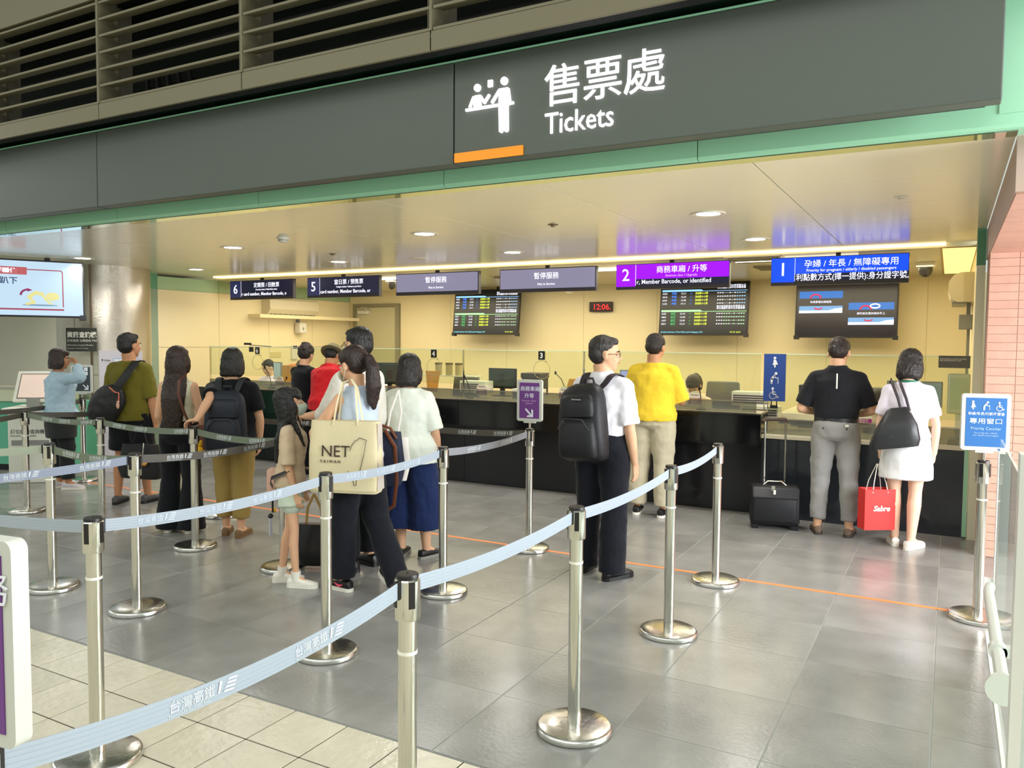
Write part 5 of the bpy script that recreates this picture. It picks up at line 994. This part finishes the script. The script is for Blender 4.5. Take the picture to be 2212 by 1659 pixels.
bm = bmesh.new(); hdv = [skt['bend']((.072*math.cos(a), -.014+.068*math.sin(a), 1.428-.006*math.sin(a))) for a in [2*PI*i/24 for i in range(25)]]; tube(bm, hdv, .011, 8, ends=(False, False)); obj('green_collar', bm, C_('green_knit', '2f7a60'), skt['root'], True)
# pale tee and navy culottes
cul = person('woman in a pale tee and wide navy culottes with bobbed hair', (-3.61, 4.93, 0), 10, H=1.575, fem=True, build=1.18, head=(4, 10, 0), top=dict(color=C_('pale_mint_tee', 'dfe4d8'), hem=.82, sleeve=.52, loose=.034, flare=.012, fold=.018),
    arms=dict(L=((-.34, .0, -1), (.10, .6, -.75)), R=((.26, .05, -1), (-.1, .45, -.8))), bottom=dict(color=NV, waist=.98, hem=.27, loose=.035, knee=.150, cuff=.165, fold=.022), shoes=dict(color=SHB, sole=mat('sole_grey', '8d8b84', .6), mark=SHW, h=.07), hair=dict(style='bob', length=.12, color=hairm('dark_bob', '1a1310')), legs=dict(L=dict(a=(-.10, .05, .09), turn=10), R=dict(a=(.12, .08, .09), turn=-25)))
# ponytail woman with the tote
pny = person('woman with a long ponytail, face mask and pale blue sleeveless top', (-3.43, 4.13, 0), 78, H=1.64, fem=True, build=.95, lean=5, head=(6, 8, 0), skin=SKIN, top=dict(color=C_('pale_blue_top', 'b9c6d8'), hem=.93, sleeve=0, loose=.016), 
    arms=dict(R=((0, .78, -.60), (-.06, 1, .22), dict(curl=35, palm=(-.6, 0, -.8))), L=((-.52, .42, -.85), (.35, .25, -.9), dict(curl=30))), bottom=dict(color=DKN, waist=1.0, loose=.014, knee=.092, cuff=.086, hem=.10, fold=.016), shoes=dict(color=SHB, sole=SHW, mark=mat('shoe_pink', 'f0506c', .5)), hair=dict(style='pony', tail=.26, color=hairm('brown_ponytail', '2a1a17')),
    legs=dict(L=dict(a=(-.07, .10, .09), k=(-.10, .06, .50)), R=dict(a=(.08, -.30, .13), k=(.09, -.06, .52), pitch=-28)))
mask(pny, C_('mask_cream', 'e4e0cc'))
girl = person('long haired girl in a beige tee, mint shorts and a face mask', (-3.93, 4.00, 0), -58, H=1.34, fem=True, build=.86, skin=SKIN, lean=2, head=(6, -14, 0), top=dict(color=C_('beige_tee', 'cbb598'), hem=.88, sleeve=.52, loose=.032, fold=.014),
    arms=dict(R=((.12, .06, -1), (-.02, .25, -1)), L=((-.10, -.10, -1), (-.05, .35, -1))), bottom=dict(kind='shorts', color=C_('mint_shorts', 'c6d2c0'), waist=.98, hem=.72, loose=.02, cuff=.108, fold=.01), shoes=dict(color=SHW, h=.082, st=.036, sock=SHW), hair=dict(style='long', length=.34, color=HAIR_BLACK, wide=1.1, front=True, fringe=True, dx=0), legs=dict(L=dict(a=(-.08, -.10, .09)), R=dict(a=(.08, .06, .09))))
mask(girl, C_('mask_mint', 'deebdc'))
# tall man with glasses
tal = person('tall man with black glasses and a printed white shirt facing left', (-3.80, 4.56, 0), 84, H=1.77, build=.95, head=(-2, 2, 0), top=dict(color=C_('printed_white_shirt', 'e2ddd2', ), hem=.86, sleeve=.62, loose=.028, collar=True), arms=dict(L=((-.10, .45, -.8), (.15, 1, -.12), dict(curl=30, palm=(0, 0, -1))), R=((.12, .0, -1), (0, .3, -1))), bottom=dict(color=BK, loose=.014, knee=.08, cuff=.075), shoes=dict(color=SHB), hair=dict(color=HAIR_BLACK))
glasses(tal, BLACKP)
# left group
olv = person('tattooed man in an olive tee and black shorts with a black sling bag', (-7.30, 5.20, 0), 22, H=1.73, build=1.0, head=(-24, -2, 0), skin=SKIN_TAN, top=dict(color=C_('olive_tee', '66601f'), hem=.84, sleeve=.55, loose=.036, fold=.018), arms=dict(L=((-.18, .0, -1), (-.02, .2, -1)), R=((.20, .02, -1), (.08, .1, -1), dict(curl=60, palm=(-1, 0, 0)))), bottom=dict(kind='shorts', color=BK, waist=.98, hem=.54, loose=.03, cuff=.115), shoes=dict(color=SHG, sole=SHB), hair=dict(color=HAIR_BLACK), legs=dict(L=dict(a=(-.13, -.04, .09)), R=dict(a=(.13, .06, .09))))
lng = person('woman with very long dark brown hair, cream top and black flared trousers', (-5.86, 4.64, 0), 22, H=1.61, fem=True, build=.97, head=(0, 0, 0), top=dict(color=C_('cream_sleeveless', 'e2dcc0'), hem=.99, sleeve=0, loose=.012, tuck=True), arms=dict(L=((-.20, .0, -1), (.1, .5, -.7)), R=((.24, .05, -1), (-.08, .35, -.9))), bottom=dict(color=BK, waist=1.04, loose=.012, knee=.082, cuff=.125, hem=.03), shoes=dict(color=SHB, sole=SHW), hair=dict(style='long', length=.46, color=HAIR_BROWN, wide=1.14), legs=dict(L=dict(a=(-.11, 0, .09)), R=dict(a=(.11, .0, .09))))
rst = person('black haired person in a black tee resting a hand on a queue post', (-5.34, 4.77, 0), 32, H=1.60, build=1.02, skin=SKIN, head=(0, 6, 0), top=dict(color=BK, hem=.84, sleeve=.40, loose=.026), arms=dict(L=((.048, -.262, -.07), (-.04, -.159, -.142), dict(hand=(-.75, .117, -.14), palm=(0, 0, -1), curl=30)), R=((.24, .05, -1), (-.1, .3, -.9))), bottom=dict(color=C_('khaki_trousers', '9a8148'), loose=.02, knee=.09, cuff=.078, hem=.17), shoes=dict(color=mat('shoe_tan', '7a5c3c', .6), h=.055), hair=dict(style='bob', length=.05, color=HAIR_BLACK), legs=dict(L=dict(a=(-.09, .06, .09)), R=dict(a=(.07, -.04, .09))))
blu = person('person in a light blue shirt holding a hand to the forehead by the kiosk', (-8.66, 5.30, 0), -18, H=1.56, fem=True, build=1.05, skin=SKIN_TAN, head=(-22, 4, 0), top=dict(color=C_('light_blue_shirt', 'a7c2d4'), hem=.90, sleeve=dict(L=.9, R=.95), loose=.045, flare=.055, fold=.03), arms=dict(R=((.85, .45, .06), (-.80, .05, .60), dict(curl=30, palm=(0, -1, 0))), L=((-.16, .12, -1), (0, .6, -.8))), bottom=dict(color=C_('charcoal_trousers', '232628'), loose=.03, knee=.088, cuff=.078, hem=.13), shoes=dict(color=mat('shoe_lilac', 'c8c0c4', .6), sole=SHW), hair=dict(style='bob', length=.0, color=hairm('brown_short', '2a1c18')), legs=dict(L=dict(a=(-.10, .0, .09)), R=dict(a=(.09, .05, .09), turn=-40)))
bm = bmesh.new(); ux = [blu['bend']((.20*math.cos(a), .145*math.sin(a), 0)) for a in [2*PI*i/24 for i in range(24)]]; loft(bm, [(V(0, 0, .92*.918), X, Y, .20, .15), (V(.01, 0, .80*.918), X, Y, .215, .16), (V(.02, 0, .64*.918), X, Y, .20, .15)], 24); obj('tunic_hem', bm, C_('charcoal_tunic', '2c2f2f'), blu['root'], True)
# customers at the far counter
red = person('person in a red tee and olive bucket hat leaning on the black counter', (-6.60, 7.34, 0), 8, H=1.66, build=1.22, lean=20, side=-8, head=(0, 20, 0), skin=SKIN_TAN, top=dict(color=C_('red_tee', 'b3141c'), hem=.86, sleeve=.5, loose=.035, fold=.02), arms=dict(L=((-.25, .35, -1), (.3, 1, .0)), R=((.25, .35, -1), (-.2, 1, .0))), bottom=dict(color=BK, loose=.02), shoes=dict(color=SHG), hair=dict(color=HAIR_BLACK))
hq = red['hd']; bm = bmesh.new(); HRr = red['HR']
loft(bm, [(hq(0, -.01, .035), HRr @ X, HRr @ Y, .150, .165), (hq(0, -.01, .055), HRr @ X, HRr @ Y, .098, .115), (hq(0, -.01, .10), HRr @ X, HRr @ Y, .092, .108), (hq(0, -.01, .128), HRr @ X, HRr @ Y, .078, .092), (hq(0, -.01, .134), HRr @ X, HRr @ Y, .03, .04)], 28); obj('bucket_hat', bm, C_('olive_hat', '6b6546'), red['root'], True)
crl = person('person in a black tee with thick curly hair beside the red shirted one', (-7.12, 7.46, 0), -8, H=1.62, build=1.0, lean=6, head=(10, 10, 0), top=dict(color=BK, loose=.03), arms=dict(L=((-.2, .3, -1), (.2, 1, .1)), R=((.2, .3, -1), (-.2, 1, .1))), bottom=dict(color=BK), shoes=dict(color=SHB), hair=dict(style='curly', color=hairm('curly_brown_black', '201611')))
# clerks behind the counter (seated)
UN = C_('cream_uniform', 'd8cba8'); 
k1 = person('seated clerk with a low ponytail in cream uniform beside the yellow shirt', (-2.58, 9.32, 0), 168, H=1.62, fem=True, seat=True, lean=14, head=(12, 32, 0), top=dict(color=UN, hem=.9, loose=.02), arms=dict(L=((-.2, .45, -1), (.35, 1, -.1)), R=((.2, .45, -1), (-.2, 1, -.1))), bottom=dict(color=BK), hair=dict(style='pony', color=hairm('clerk_dark_brown', '2a1c14'), tail=.16))
k2 = person('seated clerk in cream jacket partly hidden by the polo man', (-.66, 9.25, 0), 185, H=1.60, fem=True, seat=True, lean=26, head=(0, 40, 0), top=dict(color=C_('oatmeal_jacket', 'cfc0a4'), hem=.9, sleeve=.9, loose=.04), arms=dict(L=((-.2, .45, -1), (.3, 1, -.1)), R=((.2, .45, -1), (-.3, 1, -.1))), bottom=dict(color=BK), hair=dict(style='short', color=HAIR_BROWN))
k3 = person('seated clerk in dark cap and white shirt behind the ponytail woman', (-7.32, 9.35, 0), 165, H=1.64, fem=True, seat=True, lean=10, head=(14, 26, 0), skin=SKIN_PALE, top=dict(color=WT, hem=.9, loose=.02), arms=dict(L=((-.2, .45, -1), (.3, 1, -.1)), R=((.2, .45, -1), (-.3, 1, -.1))), bottom=dict(color=BK), hair=dict(style='pony', color=HAIR_BLACK, tail=.22))
k4 = person('masked clerk with brown hair behind the curly haired customer', (-8.80, 9.38, 0), 150, H=1.66, fem=True, seat=True, lean=8, head=(30, 18, 0), skin=SKIN, top=dict(color=BK, hem=.9, loose=.02), arms=dict(L=((-.2, .45, -1), (.3, 1, -.1)), R=((.2, .45, -1), (-.3, 1, -.1))), bottom=dict(color=BK), hair=dict(style='bob', length=.02, color=hairm('chestnut_bob', '4a2e1c')))
mask(k4, C_('mask_white', 'e8e8e4'))
k5 = person('clerk in a white shirt hidden behind the black haired backpacker', (-9.62, 9.42, 0), 188, H=1.64, seat=True, lean=8, head=(-10, 16, 0), skin=SKIN_PALE, top=dict(color=WT, hem=.9, sleeve=.98, loose=.035), arms=dict(L=((-.3, .5, -.9), (-.35, .95, -.35)), R=((.25, .45, -1), (-.3, 1, -.1))), bottom=dict(color=BK), hair=dict(color=HAIR_BLACK))
# ---------------------------------------------------------------- bags and carried things
def at_person(P, name, label, cat, group=None): 
    return thing(name, label, cat, tuple(P['root'].location), P['root'].rotation_euler[2], group)
def backpack(P, label, m, w_=.31, h_=.46, d_=.19, z0=.98, strap=None, y0=-.135, dx=0, rot=0):
    t = at_person(P, 'backpack', label, 'backpack'); s = P['s']; st = strap or m
    def rb(nm, x0, x1, ya, yb, za, zb, bev, par, mm=m, seg=4, tp=.0):
        bm = bmesh.new(); hw = (x1-x0)/2; hd_ = (yb-ya)/2; rings = []
        for f, k1, k2 in ((0, .80, .70), (.03, .93, .88), (.10, 1, 1), (.35, 1.01, 1.03), (.60, .98, 1), (.80, .93, .90), (.90, .84, .78), (.96, .68, .62), (1.0, .40, .40)):
            k1 = k1 if tp else k1*.5+.5; zz = za+(zb-za)*f; rings.append((V((x0+x1)/2+dx, yb-hd_*k2*1.0, zz), V(1, 0, 0), V(0, 1, 0), hw*k1, hd_*k2))
        loft(bm, rings, 28, sq=3.6)
        if rot: bmesh.ops.rotate(bm, cent=(dx, y0*s, z0*s+h_*s*.5), matrix=Matrix.Rotation(R(rot), 3, 'Y'), verts=bm.verts)
        return obj(nm, bm, mm, par, True)
    rb('main_body', -w_/2*s, w_/2*s, (y0-d_)*s, y0*s, z0*s, (z0+h_)*s, .062*s, t, tp=.25)
    rb('front_pocket', -w_*.42*s, w_*.42*s, (y0-d_-.045)*s, (y0-d_*.5)*s, (z0+.02)*s, (z0+h_*.60)*s, .045*s, t, tp=.1)
    rb('upper_pocket', -w_*.38*s, w_*.38*s, (y0-d_-.020)*s, (y0-d_*.5)*s, (z0+h_*.55)*s, (z0+h_*.88)*s, .04*s, t, tp=.2)
    bm = bmesh.new(); zy = (y0-d_-.047)*s; tube(bm, [(dx-w_*.36*s, zy+.012, (z0+h_*.42)*s), (dx-w_*.2*s, zy, (z0+h_*.56)*s), (dx+w_*.2*s, zy, (z0+h_*.56)*s), (dx+w_*.36*s, zy+.012, (z0+h_*.42)*s)], .004, 6); obj('zip', bm, mat('zip_dark', '3a3b40', .4), t, True)
    bm = bmesh.new(); tube(bm, [(dx-.035, y0*s, (z0+h_)*s-.01), (dx-.03, y0*s-.02, (z0+h_)*s+.035), (dx+.03, y0*s-.02, (z0+h_)*s+.035), (dx+.035, y0*s, (z0+h_)*s-.01)], .009, 8); obj('grab_loop', bm, st, t, True)
    for sg in (-1, 1):
        b_ = P['bend']; wl = (.105)
        pts = [V((dx+sg*.07*s), y0*s-.01, (z0+h_-.05)*s), b_((sg*.088, -.125, 1.37)), b_((sg*.100, -.085, 1.425)), b_((sg*.108, -.01, 1.442)), b_((sg*.118, .085, 1.405)), b_((sg*.128, .150, 1.30)), b_((sg*.150, .145, 1.18)), b_((sg*.195, .04, 1.08)), V(dx+sg*.13*s, y0*s-.02, (z0+.06)*s)]
        rings = []
        for i, p in enumerate(pts):
            d = (pts[min(i+1, len(pts)-1)]-pts[max(i-1, 0)]).normalized(); c = b_((sg*.10, 0, 1.25)); n_ = (p-c); n_ = (n_-d*n_.dot(d)).normalized(); u = d.cross(n_)
            wv = .030 if i < 6 else .013; rings.append((p+n_*.012, u, n_, wv*s, .007))
        bm = bmesh.new(); loft(bm, rings, 10); o = obj('strap', bm, st, t, True); ss = o.modifiers.new('s', 'SUBSURF'); ss.levels = 1; ss.render_levels = 1
    return t
NYL = mat('black_nylon', '111216', .55, bump=.2, bscale=90, noise=.2, nscale=6); NYL2 = mat('navy_nylon', '161c28', .6, bump=.2, bscale=90, noise=.15, nscale=6)
t = backpack(bpk, 'large black backpack on the back of the man in the white shirt', NYL, w_=.34, h_=.53, d_=.19, z0=.85, strap=mat('strap_plum', '2a2228', .7), dx=-.03, rot=-4); bm = bmesh.new(); bx(bm, -.05, .02, -.366, -.362, 1.29, 1.297); obj('lettering_strip', bm, GREYP, t)
backpack(rst, 'navy and black backpack worn over the black tee', NYL2, w_=.36, h_=.54, d_=.15, z0=.80, strap=mat('strap_charcoal', '22262a', .7), y0=-.15)
# cream tote with printed island outline
t = thing('tote_bag', 'big cream tote bag with dark printed letters and an island outline', 'bag', (-3.395, 3.95, .71), R(18)); CV = mat('cream_canvas', 'd6c9a4', .8, bump=.2, bscale=120, noise=.05, nscale=4); CVL = mat('pale_canvas', 'ece4dc', .8, bump=.2, bscale=120)
W2, H2, D2 = .47, .46, .15; bm = bmesh.new()
loft(bm, [(V(0, 0, 0), X, Y, W2/2*.96, D2/2*.9), (V(0, 0, .02), X, Y, W2/2*1.0, D2/2), (V(0, 0, .25), X, Y, W2/2*1.0, D2/2*.95), (V(0, .005, H2), X, Y, W2/2*.96, D2/2*.62)], 32, sq=7); o = obj('bag_body', bm, CV, t, False)
bm = bmesh.new(); v = [bm.verts.new(p) for p in ((W2/2+.002, -D2/2*.80, .02), (W2/2+.002, D2/2*.85, .02), (W2/2*.97+.002, D2/2*.55, H2-.01), (W2/2*.97+.002, -D2/2*.5, H2-.01))]; bm.faces.new(v); bmesh.ops.solidify(bm, geom=bm.faces[:], thickness=.003); obj('side_gusset', bm, CVL, t)
PRN = mat('print_brown', '3a2c24', .6)
text('NET', .105, PRN, t, (-.14, -D2/2-.002, .235), rot=(87, 0, 0), bold=-.0005, sx=1.0); text('T A I W A N', .026, PRN, t, (-.145, -D2/2-.003, .195), rot=(87, 0, 0))
isl = [(.118, .36), (.150, .35), (.165, .345), (.158, .325), (.160, .30), (.150, .25), (.135, .19), (.118, .13), (.100, .095), (.098, .055), (.085, .052), (.078, .085), (.060, .11), (.045, .145)]
isl2 = [(.118, .36), (.105, .345), (.085, .335), (.068, .31), (.055, .275)]
bm = bmesh.new()
for l in (isl, isl2): tube(bm, [(x, -D2/2-.001+(.012 if z_ > .3 else .003)*(z_/.36 if z_ > .3 else 0), z_) for x, z_ in l], .0018, 5)
obj('island_outline', bm, PRN, t)
sh = pny['root'].matrix_basis if False else None
for yo in (-.035, .045):
    bm = bmesh.new(); pts = [V(-.07, yo, H2-.03), V(-.05, yo*.8, H2+.10), V(-.045, .06+yo*.3, H2+.235), V(.0, .10+yo*.2, H2+.262), V(.05, .06+yo*.3, H2+.21), V(.085, yo*.8, H2+.10), V(.10, yo, H2-.03)]
    rings = []
    for i, p in enumerate(pts): d = (pts[min(i+1, 6)]-pts[max(i-1, 0)]).normalized(); n_ = d.cross(Y).normalized(); rings.append((p, Y.cross(V(0, 0, 0)) if False else (d.cross(n_)).normalized(), n_, .004 if False else .016, .003))
    loft(bm, rings, 8); obj('handle', bm, CV, t, True)
# small cream tote and navy bag with tan straps on the culottes woman
t = thing('shoulder_bag', 'small cream cotton tote hanging at the side of the culottes woman', 'bag', (-3.56, 4.66, .66), R(30)); bm = bmesh.new(); loft(bm, [(V(0, 0, 0), X, Y, .10, .03), (V(.01, 0, .12), X, Y, .12, .045), (V(0, 0, .32), X, Y, .11, .03)], 20, sq=4); obj('bag_body', bm, CVL, t, True)
for sx in (-.05, .03): bm = bmesh.new(); tube(bm, [(sx, 0, .31), (sx+.03, .02, .50), (.03, .10, .66)], .007, 6, flat=.4); obj('handle', bm, CVL, t, True)
t = thing('shoulder_bag', 'navy bag with tan leather trim behind the cream tote', 'bag', (-3.50, 4.48, .58), R(25)); bm = bmesh.new(); loft(bm, [(V(0, 0, .08), X, Y, .12, .05), (V(0, 0, .2), X, Y, .15, .06), (V(0, 0, .46), X, Y, .12, .04)], 20, sq=4); obj('bag_body', bm, mat('navy_fabric', '1c2238', .7), t, True); TAN = mat('tan_leather', '6e3a20', .5)
bm = bmesh.new(); tube(bm, [(.02, -.06, .48), (.09, -.055, .36), (.10, -.05, .12), (.08, -.05, -.06), (.02, -.05, -.10), (-.06, -.05, -.08), (-.04, -.05, .05)], .014, 8, flat=.3, up=(0, 1, 0)); obj('strap', bm, TAN, t, True)
bm = bmesh.new(); tube(bm, [(-.08, -.05, .47), (-.02, -.06, .52), (.06, -.06, .49), (.10, -.055, .42)], .010, 8); obj('trim', bm, TAN, t, True)
# olive man's sling and black tote
t = at_person(olv, 'sling_bag', 'slouchy black sling bag across the back of the olive tee', 'bag'); bm = bmesh.new(); ell(bm, (-.13, -.20, 1.02), (.17, .085, .24), Euler((0, R(38), 0)).to_matrix(), 20); ell(bm, (-.20, -.19, .93), (.13, .08, .14), None, 16)
solid('bag_body', bm, NYL, t, .012, 3, .8, disp=.03, dscale=.12); bm = bmesh.new(); ps = [(-.06, -.23, 1.12), (.02, -.205, 1.24), (.09, -.165, 1.36), (.115, -.08, 1.45), (.12, .02, 1.46), (.10, .13, 1.36)]; tube(bm, ps, [.05, .042, .038, .036, .036, .034], 10, flat=.22, up=(0, 1, .2)); obj('strap', bm, NYL, t, True)
bm = bmesh.new(); tube(bm, [(-.04, -.29, 1.21), (.02, -.295, 1.16), (.06, -.285, 1.15), (.06, -.29, 1.08)], .006, 6); obj('cord', bm, mat('coral_cord', 'c86a50', .6), t, True); bm = bmesh.new(); ell(bm, (.05, -.29, 1.03), (.016, .012, .035)); ell(bm, (.055, -.29, 1.065), (.013, .012, .013)); obj('charm', bm, mat('charm_pink', 'd2a08a', .5), t, True)
t = thing('tote_bag', 'black hand bag with an orange ball charm held low beside the olive tee man', 'bag', (-7.02, 5.10, .30), R(12)); bm = bmesh.new(); loft(bm, [(V(0, 0, 0), X, Y, .22, .06), (V(0, 0, .1), X, Y, .25, .08), (V(0, 0, .34), X, Y, .20, .04)], 20, sq=4); obj('bag_body', bm, NYL, t, True)
for sx in (-.09, .09): bm = bmesh.new(); tube(bm, [(sx, 0, .33), (sx*.55, .0, .46), (.0, .02, .53)], .006, 6); obj('handle', bm, NYL, t, True)
bm = bmesh.new(); tube(bm, [(.10, -.07, .36), (.11, -.085, .30), (.10, -.085, .24), (.12, -.09, .20)], .005, 6); obj('chain', bm, STEEL, t, True); bm = bmesh.new(); ell(bm, (.125, -.095, .17), (.032, .03, .030)); obj('ball_charm', bm, mat('charm_orange', 'd8a050', .5), t, True)
t = thing('shoulder_bag', 'brown strapped bag with a yellow bear charm on the long haired woman', 'bag', (-5.70, 4.60, .74), R(14)); LTH = mat('brown_strap', '5a3020', .5); bm = bmesh.new(); loft(bm, [(V(.05, .08, 0), X, Y, .12, .06), (V(.05, .08, .2), X, Y, .11, .05)], 16, sq=4); obj('bag_body', bm, LTH, t, True); bm = bmesh.new(); tube(bm, [(.04, -.02, .2), (.04, -.10, .33), (.0, -.12, .48), (-.01, -.09, .60), (-.02, .02, .655)], .014, 8, flat=.35, up=(0, 1, 0)); obj('strap', bm, LTH, t, True)
YB = mat('bear_yellow', 'e8b41c', .6); bm = bmesh.new(); zc = .01; ell(bm, (.15, -.05, zc+.05), (.026, .022, .026)); ell(bm, (.15, -.05, zc), (.028, .024, .032))
for sg in (-1, 1): ell(bm, (.15+sg*.018, -.05, zc+.073), (.009, .007, .009), seg=8); ell(bm, (.15+sg*.026, -.055, zc+.008), (.009, .009, .016), seg=8); ell(bm, (.15+sg*.015, -.055, zc-.032), (.012, .012, .018), seg=8)
obj('bear_charm', bm, YB, t, True); bm = bmesh.new(); tube(bm, [(.15, -.05, .07), (.13, -.04, .16)], .004, 6); obj('charm_ring', bm, LTH, t)
# black tote standing behind the girl
t = thing('tote_bag', 'black leather tote hanging low between the girl and the ponytail woman', 'bag', (-4.05, 4.36, .04), R(26)); LB = mat('black_leather', '0f0f10', .3); bm = bmesh.new(); loft(bm, [(V(0, 0, 0), X, Y, .13, .06), (V(0, 0, .03), X, Y, .16, .08), (V(0, 0, .12), X, Y, .175, .08), (V(0, 0, .22), X, Y, .15, .06), (V(0, 0, .30), X, Y, .115, .035)], 24, sq=3); obj('bag_body', bm, LB, t, True)
for sx in (-.06, .06): bm = bmesh.new(); tube(bm, [(sx, 0, .29), (sx*.8, 0, .42), (.0, .0, .52)], .010, 8, flat=.5); obj('handle', bm, mat('ochre_handle', 'a8874a', .5), t, True)
# girl's cross body strap, pouch and charms
t = at_person(girl, 'pouch', 'pink pouch on a black strap with dangling charms behind the girl', 'bag'); bd = girl['bend']; PKP = mat('pouch_pink', 'd8ab98', .6)
bm = bmesh.new(); bx(bm, -.24, -.14, -.20, -.13, .60, .78, bev=.02); obj('pouch_body', bm, PKP, t, True)
bm = bmesh.new(); tube(bm, [(.15, .03, .82), (.12, -.10, .76), (.0, -.135, .71), (-.12, -.15, .66)], .016, 8, flat=.25, up=(0, 1, 0)); obj('strap', bm, BLACKP, t, True); bm = bmesh.new(); tube(bm, [(-.20, -.17, .60), (-.20, -.17, .46)], .007, 6); obj('hanging_strap', bm, BLACKP, t); bm = bmesh.new(); bx(bm, -.235, -.165, -.19, -.18, .30, .42, bev=.004); obj('photo_charm', bm, mat('charm_card', 'b4b8c8', .4), t); bm = bmesh.new(); ell(bm, (-.235, -.17, .47), (.02, .015, .018)); obj('yellow_charm', bm, YB, t, True); bm = bmesh.new(); ell(bm, (-.20, -.185, .435), (.022, .02, .018)); obj('black_bow', bm, BLACKP, t, True)
# skirt woman's bag and red paper bag
t = at_person(skt, 'shoulder_bag', 'black leather shoulder bag on the white skirted woman', 'bag'); bm = bmesh.new(); Zr = Matrix.Rotation(R(-8), 3, 'Y')
loft(bm, [(V(-.115, -.17, .85), X, Y, .175, .055), (V(-.11, -.17, .90), X, Y, .19, .07), (V(-.08, -.165, 1.02), X, Y, .155, .06), (V(-.055, -.155, 1.15), X, Y, .085, .03), (V(-.05, -.15, 1.17), X, Y, .06, .015)], 24, sq=3); bmesh.ops.rotate(bm, cent=(-.08, -.16, 1.0), matrix=Matrix.Rotation(R(-9), 3, 'Y'), verts=bm.verts); obj('bag_body', bm, mat('soft_black_leather', '26282a', .35, bump=.3, bscale=14), t, True)
for sx in (-.02, .04):
    bm = bmesh.new(); tube(bm, [(sx-.03, -.17, 1.14), (sx-.06, -.15, 1.25), (sx-.10, -.10, 1.355), (sx-.115, -.02, 1.40), (sx-.115, .06, 1.36)], .011, 8, flat=.4, up=(0, 1, 0)); obj('handle', bm, mat('handle_grey', '3a3438', .5), t, True); bm = bmesh.new(); ell(bm, (sx-.03, -.178, 1.145), (.008, .006, .008), seg=8); obj('rivet', bm, STEEL, t, True)
bm = bmesh.new(); tube(bm, [(-.135, -.236, .93), (-.115, -.236, .94), (-.105, -.236, .95)], .005, 6, flat=.4); obj('metal_mark', bm, STEEL, t)
t = thing('paper_bag', 'red paper shopping bag with white lettering and cord handles', 'bag', (-.50, 7.26, .14), R(32)); RP = mat('red_paper', 'd8302c', .45); bm = bmesh.new(); bx(bm, -.13, .13, -.06, .06, 0, .34)
fc = [f for f in bm.faces if f.calc_center_median().z > .33]; bmesh.ops.delete(bm, geom=fc, context='FACES'); bmesh.ops.solidify(bm, geom=bm.faces[:], thickness=.002); obj('bag_body', bm, RP, t)
text('Sabre', .062, SHW, t, (-.06, -.063, .16), bold=.002, shear=.25)
for yy in (-.058, .058): bm = bmesh.new(); tube(bm, [(-.065, yy, .31), (-.05, yy*.8, .40), (-.006, yy*.1, .545), (.006, yy*.1, .545), (.05, yy*.8, .40), (.065, yy, .31)], .004, 6); obj('cord_handle', bm, SHW, t, True)
# suitcase
t = thing('suitcase', 'small black two wheeled suitcase with its handle pulled up', 'suitcase', (-1.37, 7.50, 0), R(14)); SC = mat('suitcase_nylon', '15161a', .5, bump=.2, bscale=90)
box('shell', SC, t, -.215, .215, -.12, .12, .035, .39, bev=.035, smooth=True); box('front_pocket', SC, t, -.19, .185, -.155, -.10, .07, .33, bev=.02, smooth=True)
bm = bmesh.new(); bx(bm, -.20, .20, -.165, -.08, .28, .385, bev=.02)
for v in bm.verts: v.co.y += .10*max(0, (v.co.z-.30))/.08*.5
obj('pocket_flap', bm, mat('flap_charcoal', '26272b', .45), t, True)
for x in (-.09, .09): bm = bmesh.new(); tube(bm, [(x, .09, .38), (x*1.02, .10, .965)], .0095, 8); obj('pull_tube', bm, STEEL, t, True)
bm = bmesh.new(); tube(bm, [(-.10, .10, .96), (-.09, .10, .985), (.09, .10, .985), (.10, .10, .96)], .016, 10); obj('pull_grip', bm, mat('grip_brown', '4a3a30', .4), t, True)
bm = bmesh.new(); tube(bm, [(-.10, 0, .385), (-.06, 0, .42), (.06, 0, .42), (.10, 0, .385)], .009, 8); obj('carry_handle', bm, STEEL, t, True); box('padlock', STEEL, t, -.035, -.005, -.135, -.12, .36, .40); box('tag_plate', WHITEP, t, -.02, .0, -.17, -.165, .33, .37)
for x in (-.18, .18): bm = bmesh.new(); tube(bm, [(x-.02, .10, .035), (x+.02, .10, .035)], .034, 16); obj('wheel', bm, BLACKP, t, True)
for x in (-.17, .17): box('foot', BLACKP, t, x-.03, x+.03, -.11, -.06, 0, .04)
bake_pending()
bpy.context.view_layer.update()
